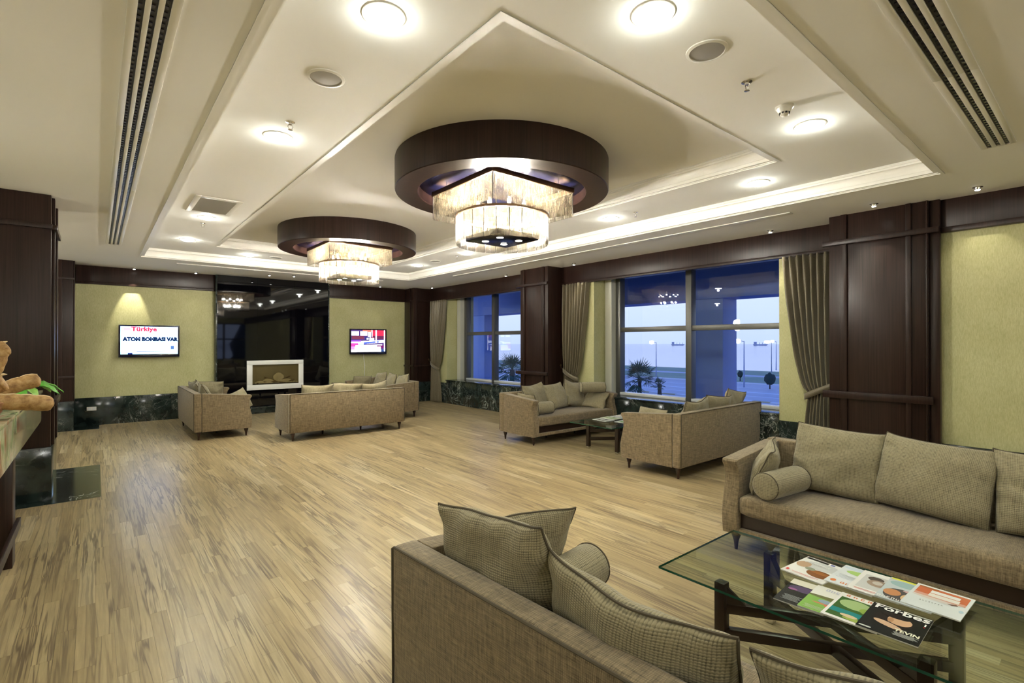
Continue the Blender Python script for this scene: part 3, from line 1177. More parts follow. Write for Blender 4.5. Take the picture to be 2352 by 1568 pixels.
def wall_spot(x, y, label, aim=None, power=0, size=34):
    t = thing('ceiling_spot', label, 'spotlight', (x, y, ZC), 0, 'small wall washing spots')
    MB().lathe([(0.042, 0.0), (0.042, -0.006), (0.026, -0.010), (0.022, -0.030)], 18).build('housing', 'chrome', t, smooth=True)
    MB().lathe([(0.022, -0.028), (0.020, -0.036), (0.001, -0.040)], 18, cap=False).build('lens', 'spot_lens', t, smooth=True)
    if power:
        l = lamp('spot_light', 'SPOT', t, (0, 0, -0.045), power, (1.0, 0.93, 0.74), shadow_soft_size=0.02, spot_size=R(size), spot_blend=0.55)
        d = Vector(aim) - Vector((x, y, ZC - 0.045))
        l.rotation_euler = d.to_track_quat('-Z', 'Y').to_euler()
    return t


wall_spot(0.60, 13.00, 'lit ceiling spot above the left television', (0.56, 13.27, 2.25), 60, 40)
wall_spot(1.68, 12.92, 'small ceiling spot left of the black glass panel', (1.7, 13.27, 1.6), 5, 50)
wall_spot(3.02, 12.28, 'small ceiling spot in front of the black panel, left one')
wall_spot(3.50, 12.10, 'small ceiling spot in front of the black panel, right one')
wall_spot(5.95, 12.82, 'small ceiling spot above the right television', (5.9, 13.27, 1.6), 5, 50)
wall_spot(7.18, 12.16, 'small ceiling spot beside the far corner column', (7.4, 12.2, 1.0), 10, 50)
wall_spot(7.20, 8.92, 'small ceiling spot left of the middle column', (7.3, 8.6, 0.6), 10, 50)
wall_spot(7.20, 6.80, 'small ceiling spot right of the middle column', (7.4, 6.7, 0.6), 16, 60)
wall_spot(7.20, 3.08, 'small ceiling spot over the right end of the big window', (7.4, 2.9, 0.8), 22, 60)
wall_spot(6.72, 1.75, 'ceiling spot washing the wide right column', (7.03, 1.85, 2.0), 12, 60)
wall_spot(6.80, 0.90, 'ceiling spot washing the near right wallpaper', (7.17, 0.9, 1.9), 9, 70)
wall_spot(6.80, -0.6, 'ceiling spot washing the wallpaper outside the picture', (7.17, -0.6, 1.9), 9, 70)


def fill_pendant(x, y, label):  # unseen pendants added to brighten the ceiling
    t = thing('fill_pendant', label, 'added pendant lamp', (x, y, ZC), 0, 'unseen globe pendants added for fill light')
    MB().lathe([(0.05, 0.0), (0.05, -0.02), (0.01, -0.03)], 18).build('canopy', 'chrome', t, smooth=True)
    MB().tube([(0, 0, -0.02), (0, 0, -0.62)], 0.005, 6).build('cord', 'black_gap', t)
    MB().lathe([(0.15 * math.sin(PI * k / 14) + 0.001, -0.76 + 0.15 * math.cos(PI * k / 14)) for k in range(15)], 24, cap=False).build('globe', 'lamp_lens', t, smooth=True)
    lamp('fill_pendant_light', 'POINT', t, (0, 0, -0.93), 62, (1.0, 0.98, 0.96), shadow_soft_size=0.14)


fill_pendant(-3.4, 4.6, 'added fill pendant, unseen, left of the bread counter')
fill_pendant(-3.4, 9.6, 'added fill pendant, unseen, past the broad left column')
fill_pendant(0.6, -4.2, 'added fill pendant behind the viewer, left')
fill_pendant(3.4, -6.2, 'added fill pendant behind the viewer, right')

# ------------------------------------------------------------------ chandeliers
def strand_panel_mesh(width, length, n, seed):
    rnd = random.Random(seed)
    mb = MB()
    w = width / n
    for k in range(n):
        x = -width / 2 + (k + 0.5) * w
        r = w * 0.47
        segs = 6
        n0 = len(mb.v)
        tw = rnd.uniform(0, 6)
        for q in range(segs + 1):
            z = -length * q / segs
            rr = r * (0.90 + 0.10 * math.cos(q * 2.4 + tw))
            rid = r * (0.75 + 0.35 * math.sin(q * 1.9 + tw))
            mb.v += [(x - rr, 0.0, z), (x + 0.3 * r * math.sin(q * 1.3 + tw), -rid, z), (x + rr, 0.0, z)]
        for q in range(segs):
            for j in range(2):
                mb.f.append((n0 + q * 3 + j, n0 + q * 3 + j + 1, n0 + (q + 1) * 3 + j + 1, n0 + (q + 1) * 3 + j))
                mb.mi.append(0)
    return mb


def chandelier(x, y, label):
    t = thing('chandelier', label, 'chandelier', (x, y, ZU), 0, 'square and round tiered crystal chandeliers')
    z = lambda v: v - ZU
    # round housing ring
    MB().lathe([(0.875, z(3.49)), (1.105, z(3.53) + 0.0), (1.108, z(3.52)), (1.108, z(3.218)), (1.102, z(3.21)), (0.882, z(3.21)), (0.875, z(3.217)), (0.875, z(3.49))], 96, cap=False).build('housing_ring', 'wenge', t, smooth=True, angle=30)
    MB().lathe([(0.001, z(3.315)), (0.876, z(3.315)), (0.876, z(3.345)), (0.001, z(3.345))], 64, cap=False).build('mirror_plate', 'plate_black', t)
    A = 0.525
    fr = MB()
    for s_ in (-1, 1):
        fr.box(-A - 0.012, A + 0.012, s_ * A - 0.012, s_ * A + 0.012, z(3.222), z(3.272))
        fr.box(s_ * A - 0.012, s_ * A + 0.012, -A + 0.012, A - 0.012, z(3.222), z(3.272))
    fr.build('square_frame', 'bronze', t, bevel=0.002)
    st = MB()
    for sx in (-1, 1):
        for sy in (-1, 1):
            st.tube([(sx * A * 0.8, sy * A * 0.8, z(3.32)), (sx * A * 0.8, sy * A * 0.8, z(3.20)), (sx * 0.34, sy * 0.34, z(2.99))], 0.006, 6)
    st.build('suspension_rods', 'chrome', t, smooth=True)
    NP = 9
    pw = 2 * A / NP
    base = None
    hk = MB()
    for side in range(4):
        for k in range(NP):
            p = -A + (k + 0.5) * pw
            lx, ly, rz = ((p, -A, 0), (A, p, PI / 2), (p, A, PI), (-A, p, -PI / 2))[side]
            if base is None:
                base = strand_panel_mesh(pw - 0.006, 0.252, 11, 3).build('strand_panel', 'crystal', t, fix=False)
                o = base
            else:
                o = base.copy()
                COL.objects.link(o)
                o.parent = t
            o.location = (lx, ly, z(3.224))
            o.rotation_euler = (0, 0, rz)
    RC = 0.482
    MB().lathe([(RC - 0.012, z(2.975)), (RC - 0.012, z(3.0)), (RC + 0.012, z(3.0)), (RC + 0.012, z(2.975)), (RC - 0.012, z(2.975))], 48, cap=False).build('round_frame', 'bronze', t)
    NC = 24
    pwc = 2 * RC * math.sin(PI / NC)
    base = None
    for k in range(NC):
        a = 2 * PI * (k + 0.5) / NC
        if base is None:
            base = strand_panel_mesh(pwc - 0.007, 0.286, 13, 5).build('strand_panel', 'crystal_lower', t, fix=False)
            o = base
        else:
            o = base.copy()
            COL.objects.link(o)
            o.parent = t
        rr = RC * math.cos(PI / NC)
        o.location = (rr * math.cos(a), rr * math.sin(a), z(2.975))
        o.rotation_euler = (0, 0, a + PI / 2)
    gap_strip = None
    for k in range(NC):
        a = 2 * PI * k / NC
        if gap_strip is None:
            gap_strip = MB().box(-0.0022, 0.0022, -0.0022, 0.0022, z(2.70), z(2.975)).build('dark_gap_strip', 'black_gap', t)  # black strip drawn in for the dark gap between strand panels
            o = gap_strip
        else:
            o = gap_strip.copy()
            COL.objects.link(o)
            o.parent = t
        o.location = ((RC + 0.004) * math.cos(a), (RC + 0.004) * math.sin(a), 0)
    for sx in (-1, 1):
        for sy in (-1, 1):
            MB().box(sx * A - 0.003, sx * A + 0.003, sy * A - 0.003, sy * A + 0.003, z(2.985), z(3.222)).build('dark_corner_strip', 'black_gap', t)  # black strips likewise drawn in for the dark gaps at the tier corners
    pl = MB().box(-0.275, 0.275, -0.275, 0.275, z(2.735), z(2.79)).build('light_plate', 'plate_black', t, bevel=0.003)
    for sx in (-1, 1):
        for sy in (-1, 1):
            MB().lathe([(0.036, z(2.733)), (0.040, z(2.7335)), (0.042, z(2.736))], 20, (sx * 0.125, sy * 0.125), cap=False).build('spot_ring', 'chrome', pl)
            MB().disc((sx * 0.125, sy * 0.125, z(2.732)), 0.036, 20, up=False).build('spot_lens', 'spot_lens', pl)
    lamp('plate_light', 'SPOT', t, (0, 0, z(2.70)), 150, (1.0, 0.95, 0.80), shadow_soft_size=0.12, spot_size=R(110), spot_blend=0.7)
    for k in range(8):
        a = 2 * PI * (k + 0.5) / 8
        r = 0.26
        bx_, by_ = r * math.cos(a), r * math.sin(a)
        bl = MB().lathe([(0.004, z(3.055)), (0.020, z(3.07)), (0.024, z(3.09)), (0.018, z(3.12)), (0.012, z(3.135))], 12, (bx_, by_)).build('bulb', 'bulb_glow', t, smooth=True)
        MB().lathe([(0.013, z(3.135)), (0.013, z(3.19))], 12, (bx_, by_)).build('lamp_holder', 'chrome', bl)
        lamp('bulb_light', 'POINT', t, (bx_, by_, z(3.03)), CHAND_W * 0.8, (1.0, 0.94, 0.82), shadow_soft_size=0.022)
    for k in range(6):
        a = 2 * PI * k / 6
        r = 0.20
        bx_, by_ = r * math.cos(a), r * math.sin(a)
        bl = MB().lathe([(0.004, z(2.845)), (0.020, z(2.86)), (0.024, z(2.88)), (0.018, z(2.91)), (0.012, z(2.925))], 12, (bx_, by_)).build('bulb', 'bulb_glow', t, smooth=True)
        MB().lathe([(0.013, z(2.925)), (0.013, z(2.98))], 12, (bx_, by_)).build('lamp_holder', 'chrome', bl)
        lamp('bulb_light', 'POINT', t, (bx_, by_, z(2.83)), CHAND_W * 3.3, (1.0, 0.95, 0.86), shadow_soft_size=0.022)
    return t


ch1 = chandelier(3.305, 4.16, 'large near crystal chandelier in a dark round wooden ring')
ch2 = copy_tree(ch1)
ch2.location = (3.305, 8.32, ZU)
ch2['label'] = 'farther, smaller looking crystal chandelier in a dark round ring'

# ------------------------------------------------------------------ sofas
SL, SD = 2.12, 0.90
ARM = 0.12


def arm_outline():
    f = -SD / 2
    pts = [(f + 0.015, 0.14), (f + 0.003, 0.22), (f, 0.30), (f + 0.008, 0.38), (f + 0.030, 0.47), (f + 0.048, 0.55),
           (f + 0.050, 0.61), (f + 0.034, 0.66), (f + 0.010, 0.695), (f + 0.004, 0.715), (f + 0.016, 0.730)]
    pts += [(f + 0.30, 0.752), (SD / 2 - 0.13, 0.790), (SD / 2 - 0.125, 0.790), (SD / 2 - 0.125, 0.14)]
    return pts[::-1]


def soft_box(x0, x1, y0, y1, z0, z1, nx, ny, rad, crown=0.02, seed=0):
    """rounded, slightly crowned cushion block"""
    bm = bmesh.new()
    bmesh.ops.create_cube(bm, size=1.0)
    bmesh.ops.subdivide_edges(bm, edges=bm.edges[:], cuts=9, use_grid_fill=True)
    cx_, cy_, cz_ = (x0 + x1) / 2, (y0 + y1) / 2, (z0 + z1) / 2
    hx, hy, hz = (x1 - x0) / 2, (y1 - y0) / 2, (z1 - z0) / 2
    for v in bm.verts:
        p = Vector((v.co.x * 2 * hx, v.co.y * 2 * hy, v.co.z * 2 * hz))
        # push grid lines towards the borders so that the rounding has vertices
        for i, h in enumerate((hx, hy, hz)):
            t = p[i] / h
            p[i] = h * math.copysign(1 - max(0.0, 1 - abs(t)) ** 1.6, t)
        q = Vector([max(-h + rad, min(h - rad, c)) for c, h in zip(p, (hx, hy, hz))])
        d = p - q
        if d.length > 1e-6:
            p = q + d.normalized() * min(rad, max(abs(c) for c in d) if rad == 0 else rad * min(1, max(abs(c) for c in d) / rad))
        if p.z > 0:
            p.z += crown * (1 - (p.x / hx) ** 2) * (1 - (p.y / hy) ** 2)
        p.z += 0.004 * noise.noise(Vector((p.x * 5 + seed, p.y * 5, p.z * 3)))
        v.co = p + Vector((cx_, cy_, cz_))
    bm.normal_update()
    return bm


def bm_obj(name, bm, mat, parent, smooth=True, uv=True):
    if uv:
        cube_uv(bm)
    me = bpy.data.meshes.new(name)
    bm.to_mesh(me)
    bm.free()
    me.materials.append(MAT[mat])
    for p in me.polygons:
        p.use_smooth = smooth
    return link(name, me, parent)


def make_sofa(label):
    t = thing('sofa', label, 'sofa', (0, 0, 0), 0, 'woven taupe sofas')
    hl, hd = SL / 2, SD / 2
    bk = MB().prism([(hd - 0.125, 0.14), (hd - 0.01, 0.14), (hd, 0.50), (hd, 0.80), (hd - 0.12, 0.80), (hd - 0.125, 0.5)], 'x', -hl, hl).build('back', 'sofa_fabric', t, bevel=0.022, bseg=3, uv=True)
    MB().tube([(-hl + 0.01, hd - 0.004, 0.16), (-hl + 0.01, hd + 0.001, 0.79), (-hl + 0.02, hd - 0.003, 0.796), (hl - 0.02, hd - 0.003, 0.796), (hl - 0.01, hd + 0.001, 0.79), (hl - 0.01, hd - 0.004, 0.16)], 0.0055, 6).build('piping', 'piping', bk, smooth=True)
    for s_ in (-1, 1):
        a, b_ = (-hl, -hl + ARM) if s_ < 0 else (hl - ARM, hl)
        ar = MB().prism(arm_outline(), 'x', a, b_).build('arm', 'sofa_fabric', t, bevel=0.020, bseg=3, uv=True, angle=50)
    bm_obj('seat_cushion', soft_box(-hl + ARM + 0.002, hl - ARM - 0.002, -hd + 0.012, hd - 0.127, 0.295, 0.452, 24, 10, 0.045, 0.014), 'sofa_fabric', t)
    MB().box(-hl + ARM, hl - ARM, -hd + 0.07, hd - 0.13, 0.15, 0.31).build('base_panel', 'table_wood', t)
    MB().box(-hl + ARM, hl - ARM, -hd + 0.03, -hd + 0.085, 0.14, 0.188).build('front_rail', 'sofa_fabric', t, bevel=0.01, uv=True)
    lg = None
    for lx, ly in ((-hl + 0.075, -hd + 0.085), (hl - 0.075, -hd + 0.085), (-hl + 0.075, hd - 0.085), (hl - 0.075, hd - 0.085), (-0.36, 0.0), (0.36, 0.0)):
        if lg is None:
            lg = MB().lathe([(0.012, 0.0), (0.014, 0.02), (0.020, 0.07), (0.032, 0.105), (0.036, 0.122), (0.030, 0.134), (0.034, 0.142)], 16).build('leg', 'leg_wood', t, smooth=True)
            o = lg
        else:
            o = lg.copy()
            COL.objects.link(o)
            o.parent = t
        o.location = (lx, ly, 0)
    return t


SOFAS = {}
sofa0 = make_sofa('')
for key, x, y, rz, label in (
        ('S1', 1.475, 0.93, R(93.5), 'near foreground sofa seen from behind its dark back, ribbed pillows on top'),
        ('S2', 4.335, 0.985, R(-90), 'near right sofa against the wallpapered wall, seat facing the glass table'),
        ('S3', 6.455, 3.80, R(180), 'sofa seen from behind in front of the big window'),
        ('S4', 6.450, 6.42, 0.0, 'sofa facing us before the middle column, bolster balanced on its right arm'),
        ('S5', 1.715, 11.00, R(90), 'far left sofa standing end on beside the fireplace'),
        ('S6', 3.545, 9.27, R(180), 'far sofa seen square from behind facing the fireplace'),
        ('S7', 5.175, 11.15, R(-90), 'far right sofa half hidden behind another sofa under the right television')):
    o = sofa0 if key == 'S1' else copy_tree(sofa0)
    o.location = (x, y, 0)
    o.rotation_euler = (0, 0, rz)
    o['label'] = label
    SOFAS[key] = (x, y, rz)


def pillow_mesh(w, h, t, seed, n=26, sag=0.03, turn=False):
    """soft square cushion in the local xz-plane with pinched corners, thickness along y"""
    rnd = random.Random(seed)
    off = Vector((rnd.uniform(0, 50), rnd.uniform(0, 50), rnd.uniform(0, 50)))
    cr = [rnd.uniform(0.8, 1.2) for _ in range(4)]
    slump = rnd.uniform(0.0, 0.020) + sag * 0.5

    def P(u, v, s_):
        cu, cv = 1 - u * u, 1 - v * v
        x = w / 2 * u * (1 - 0.055 * cv * abs(u) ** 2)
        z = h / 2 * v * (1 - 0.045 * cu * abs(v) ** 2)
        # ears pull out and up
        ear = (abs(u) * abs(v)) ** 6
        rc = (abs(u) * abs(v)) ** 3
        x -= math.copysign(0.020, u) * rc
        z -= math.copysign(0.020, v) * rc
        x += math.copysign(0.006, u) * ear
        z += math.copysign(0.010, v) * ear
        th = t / 2 * (max(cu, 0) ** 0.42) * (max(cv, 0) ** 0.42)
        th *= 1.0 - 0.22 * v
        # top edge slumps between the ears
        if v > 0:
            z -= slump * (v ** 2) * (max(cu, 0) ** 0.8)
        q = Vector((x * 5.0, z * 5.0, s_ * 2.0)) + off
        wr = noise.noise(q) * 0.020 + noise.noise(q * 2.3) * 0.011
        # folds radiating from the side seams
        edge = (1 - max(cu, 0)) ** 2
        wr += 0.019 * edge * math.sin(z * 40 + u * 5 + off.x + 3 * noise.noise(q))
        wr += 0.008 * ((1 - max(cv, 0)) ** 2) * math.sin(x * 38 + off.y)
        th += wr * (max(cu * cv, 0) ** 0.25)
        bend = 0.03 * math.sin(off.x + u * 2) * abs(v) + 0.02 * noise.noise(Vector((u * 1.5, v * 1.5, off.z)))
        return (x, s_ * th + bend, z)
    mb = MB()
    uvs = []

    def wp(k):
        q = -1 + 2 * k / n
        return math.copysign(1 - max(0.0, 1 - abs(q)) ** 1.25, q)
    idx = {}
    for s_ in (1, -1):
        for i in range(n + 1):
            for j in range(n + 1):
                u, v = wp(i), wp(j)
                border = i in (0, n) or j in (0, n)
                if border and s_ < 0:
                    idx[(s_, i, j)] = idx[(1, i, j)]
                    continue
                idx[(s_, i, j)] = len(mb.v)
                mb.v.append(P(u, v, s_))
                uvs.append((v * h / 2, u * w / 2) if turn else (u * w / 2, v * h / 2))
    for s_ in (1, -1):
        for i in range(n):
            for j in range(n):
                q = (idx[(s_, i, j)], idx[(s_, i + 1, j)], idx[(s_, i + 1, j + 1)], idx[(s_, i, j + 1)])
                mb.f.append(q if s_ < 0 else q[::-1])
                mb.mi.append(0)
    ring = [(i, 0) for i in range(n)] + [(n, j) for j in range(n)] + [(i, n) for i in range(n, 0, -1)] + [(0, j) for j in range(n, 0, -1)]
    seam = [mb.v[idx[(1, i, j)]] for i, j in ring]
    me = bpy.data.meshes.new('pillow')
    me.from_pydata(mb.v, [], mb.f)
    ul = me.uv_layers.new(name='UVMap')
    for lp in me.loops:
        ul.data[lp.index].uv = uvs[lp.vertex_index]
    me.materials.append(MAT['pillow_fabric'])
    for p in me.polygons:
        p.use_smooth = True
    me.update()
    return me, seam


def place(sofa, lx, ly, lz):
    x, y, rz = SOFAS[sofa]
    return (x + lx * math.cos(rz) - ly * math.sin(rz), y + lx * math.sin(rz) + ly * math.cos(rz), lz)


PSEED = [100]


def pillow(sofa, lx, ly, lz, yaw, tilt, roll, label, w=0.60, h=0.50, t=0.19, n=26, group=None, turn=False):
    PSEED[0] += 1
    me, seam = pillow_mesh(w, h, t, PSEED[0], n, turn=(sofa == 'S1'))
    o = link('throw_pillow', me)
    tag(o, label, 'pillow', group or 'loose sofa pillows')
    o.rotation_mode = 'XYZ'
    rz = SOFAS[sofa][2]
    Mx = Matrix.Translation(place(sofa, lx, ly, lz)) @ Matrix.Rotation(rz + R(yaw), 4, 'Z') @ Matrix.Rotation(R(tilt), 4, 'X') @ Matrix.Rotation(R(roll), 4, 'Y')
    o.matrix_world = Mx
    mb = MB().tube(seam, 0.0048, 6, closed=True)
    mb.build('piping', 'piping', o, smooth=True)
    return o


def bolster(sofa, lx, ly, lz, yaw, label, r=0.105, L=0.46, pitch=0):
    """cylinder along local y"""
    o = thing('bolster', label, 'bolster', group='round sofa bolsters')
    rz = SOFAS[sofa][2]
    o.matrix_world = Matrix.Translation(place(sofa, lx, ly, lz)) @ Matrix.Rotation(rz + R(yaw), 4, 'Z') @ Matrix.Rotation(R(pitch), 4, 'X')
    prof_ = [(0.001, -L / 2 - 0.012), (r * 0.5, -L / 2 - 0.011), (r * 0.86, -L / 2 - 0.006), (r * 0.97, -L / 2), (r * 1.0, -L / 2 + 0.02), (r * 1.015, 0), (r * 1.0, L / 2 - 0.02), (r * 0.97, L / 2), (r * 0.86, L / 2 + 0.006), (r * 0.5, L / 2 + 0.011), (0.001, L / 2 + 0.012)]
    mb = MB().lathe(prof_, 36, cap=False)
    mb.v = [(p[0], p[2], p[1] * 0.97) for p in mb.v]
    body = mb.build('cover', 'pillow_fabric', o, smooth=True, uv=True, angle=180)
    for s_ in (-1, 1):
        MB().tube([(r * 0.985 * math.cos(2 * PI * k / 40), s_ * (L / 2 - 0.004), r * 0.985 * 0.97 * math.sin(2 * PI * k / 40)) for k in range(40)], 0.0045, 6, closed=True).build('piping', 'piping', o, smooth=True)
    return o


# near foreground sofa S1 (local +x is towards the far end)
pillow('S1', 0.60, 0.215, 0.745, 4, -16, 7, 'ribbed pillow at the far end of the near foreground sofa', 0.64, 0.57, 0.21, 44)
pillow('S1', 0.015, 0.205, 0.705, -3, -19, -4, 'ribbed pillow in the middle of the near foreground sofa', 0.66, 0.52, 0.22, 40)
pillow('S1', -0.66, 0.20, 0.705, 3, -17, 3, 'dark ribbed pillow cut by the bottom edge of the picture', 0.62, 0.54, 0.20, 40)
pillow('S1', 0.83, -0.09, 0.685, 82, -18, 0, 'ribbed pillow leaning on the far arm of the near foreground sofa', 0.52, 0.44, 0.15, 34)
bolster('S1', 0.68, -0.22, 0.565, 6, 'bolster beside the arm pillow on the near foreground sofa')
# near right sofa S2 (local +x is towards the camera end... rotation -90: +x -> -Y)
pillow('S2', -0.445, 0.175, 0.725, 2, -17, 2, 'large ribbed pillow at the left of the near right sofa', 0.63, 0.55, 0.25, 40)
pillow('S2', 0.155, 0.155, 0.72, -3, -19, 4, 'large ribbed pillow in the middle of the near right sofa', 0.67, 0.55, 0.25, 40)
pillow('S2', 0.77, 0.165, 0.72, 2, -18, -3, 'large ribbed pillow cut by the right edge of the picture', 0.63, 0.55, 0.25, 40)
pillow('S2', -0.86, -0.13, 0.645, -76, -20, 4, 'small slumped pillow against the left arm of the near right sofa', 0.46, 0.42, 0.17, 34)
bolster('S2', -0.70, -0.20, 0.565, -8, 'bolster lying in the left corner of the near right sofa')
bolster('S2', 0.80, -0.20, 0.575, 6, 'bolster at the right edge of the picture on the near right sofa')
# S3 (rotation 180: +x -> -X)
pillow('S3', 0.36, 0.205, 0.70, 2, -18, 3, 'crumpled pillow at the left of the sofa backing the big window', 0.58, 0.50, 0.19)
pillow('S3', -0.18, 0.205, 0.71, -4, -18, -2, 'crumpled pillow in the middle of the sofa backing the big window', 0.58, 0.50, 0.19)
pillow('S3', -0.70, 0.19, 0.735, 3, -15, -8, 'upright eared pillow at the window end of the sofa backing the big window', 0.56, 0.52, 0.18)
pillow('S3', 0.85, -0.13, 0.625, 82, -18, 0, 'pillow inside the left arm of the sofa backing the big window', 0.46, 0.40, 0.14)
# S4 (rotation 0: +x -> +X)
pillow('S4', -0.46, 0.19, 0.71, 3, -16, -5, 'square pillow at the left of the sofa before the middle column', 0.54, 0.50, 0.18)
pillow('S4', 0.02, 0.15, 0.70, -2, -20, -6, 'square pillow in the middle of the sofa before the middle column', 0.54, 0.50, 0.18)
pillow('S4', 0.50, 0.15, 0.715, 6, -18, 10, 'square pillow at the right of the sofa before the middle column', 0.54, 0.52, 0.18)
pillow('S4', -0.87, -0.10, 0.640, 96, -17, 0, 'pillow against the left arm of the sofa before the middle column', 0.46, 0.40, 0.14)
pillow('S4', 0.80, -0.12, 0.595, -84, -38, 0, 'pillow sloping on the right arm under the balanced bolster', 0.50, 0.40, 0.15)
bolster('S4', -0.68, -0.20, 0.565, -96, 'bolster lying on the left seat of the sofa before the middle column')
bolster('S4', 0.73, -0.12, 0.83, 58, 'dark bolster balanced on top of the right arm pillow', 0.10, 0.46)
# S5 (rotation 90: +x -> +Y)
for k, lx in enumerate((-0.48, 0.04, 0.56)):
    pillow('S5', lx, 0.20, 0.70, (3, -4, 2)[k], -17, (3, -3, 5)[k], ('nearest back pillow on the far left sofa', 'middle back pillow on the far left sofa', 'farthest back pillow on the far left sofa')[k], 0.54, 0.50, 0.18, 20)
pillow('S5', 0.86, -0.08, 0.68, 84, -14, 0, 'pillow against the far arm of the far left sofa', 0.50, 0.44, 0.15, 20)
pillow('S5', -0.86, -0.24, 0.62, -80, -18, -20, 'pillow hanging past the near arm front of the far left sofa', 0.46, 0.40, 0.14, 20)
# S6 (rotation 180)
for k, lx in enumerate((0.53, 0.02, -0.52)):
    pillow('S6', lx, 0.205, 0.705, (2, -3, 2)[k], -17, (2, -2, 3)[k], ('left back pillow on the far sofa facing the fireplace', 'middle back pillow on the far sofa facing the fireplace', 'right back pillow on the far sofa facing the fireplace')[k], 0.57, 0.50, 0.19, 20)
# S7 (rotation -90)
for k, lx in enumerate((-0.42, 0.16, 0.72)):
    pillow('S7', lx, 0.19, 0.715, (3, -3, 4)[k], -17, (-4, 4, -5)[k], ('left back pillow on the sofa under the right television', 'middle back pillow on the sofa under the right television', 'right back pillow on the sofa under the right television')[k], 0.54, 0.50, 0.18, 20)
pillow('S7', -0.84, -0.10, 0.66, -84, -16, 0, 'flat pillow on the far arm of the sofa under the right television', 0.50, 0.42, 0.14, 20)

# ------------------------------------------------------------------ coffee tables
def coffee_table(label):
    """length along local y (1.42), width along x (0.84)"""
    t = thing('coffee_table', label, 'table', (0, 0, 0), 0, 'glass coffee tables')
    mb = MB()
    hx, hy = 0.42, 0.71
    mb.box(-hx, hx, -hy, hy, 0.418, 0.430)
    for i, f in enumerate(mb.f):
        zs = [mb.v[k][2] for k in f]
        mb.mi[i] = 0 if max(zs) == min(zs) else 1
    mb.build('glass_top', ['table_glass', 'glass_edge'], t)
    lx, ly = 0.285, 0.42
    for sx in (-1, 1):
        for sy in (-1, 1):
            l = MB().box(sx * lx - 0.027, sx * lx + 0.027, sy * ly - 0.027, sy * ly + 0.027, 0.035, 0.411).build('leg', 'table_wood', t, bevel=0.003)
            MB().box(sx * lx - 0.024, sx * lx + 0.024, sy * ly - 0.024, sy * ly + 0.024, 0.0, 0.035).build('foot', 'chrome', l, bevel=0.003)
            MB().lathe([(0.012, 0.411), (0.012, 0.418)], 14, (sx * lx, sy * ly)).build('glass_pad', 'chrome', l)
    for z0, z1 in ((0.255, 0.305), (0.125, 0.175)):
        for sg in (1, -1):
            a = math.atan2(ly * sg, lx)
            L = math.hypot(lx, ly) - 0.02
            o = MB().box(-L, L, -0.02, 0.02, z0 + (0.0005 if sg < 0 else 0), z1 + (0.0005 if sg < 0 else 0)).build('cross_rail', 'table_wood', t, bevel=0.003)
            o.rotation_euler = (0, 0, a)
    for sx in (-1, 1):
        for sy in (-1, 1):
            a = math.atan2(-sy * ly, -sx * lx)
            o = MB().prism([(0.02, 0.30), (0.12, 0.30), (0.02, 0.395)], 'y', -0.016, 0.016).build('gusset', 'table_wood', t)
            o.location = (sx * lx, sy * ly, 0)
            o.rotation_euler = (0, 0, a)
    return t


t1 = coffee_table('near glass coffee table with two rows of magazines')
t1.location = (2.80, 0.905, 0)
t2 = copy_tree(t1)
t2.location = (6.41, 5.06, 0)
t2.rotation_euler = (0, 0, R(90))
t2['label'] = 'farther glass coffee table between the two window sofas'

# ------------------------------------------------------------------ magazines
INK = {}


def ink(col, rough=0.25):
    k = tuple(round(c, 3) for c in col)
    if k not in INK:
        nm = 'ink_%d' % len(INK)
        pri(nm, k, rough)
        INK[k] = nm
    return INK[k]


def text_mesh(body, size, col_mat, parent, loc, rot=(0, 0, 0), sx=1.0, name='lettering', bold=0.0, depth=0.0):
    cu = bpy.data.curves.new('lettering', 'FONT')
    cu.body = body
    cu.size = size
    cu.offset = bold
    cu.extrude = depth
    cu.resolution_u = 2
    tmp = bpy.data.objects.new('tmp_text', cu)
    COL.objects.link(tmp)
    dg = bpy.context.evaluated_depsgraph_get()
    me = bpy.data.meshes.new_from_object(tmp.evaluated_get(dg))
    bpy.data.objects.remove(tmp)
    bpy.data.curves.remove(cu)
    me.materials.clear()
    me.materials.append(MAT[col_mat])
    o = link(name, me, parent, loc)
    o.rotation_euler = rot
    o.scale = (sx, 1, 1)
    return o


MW, MH = 0.213, 0.288


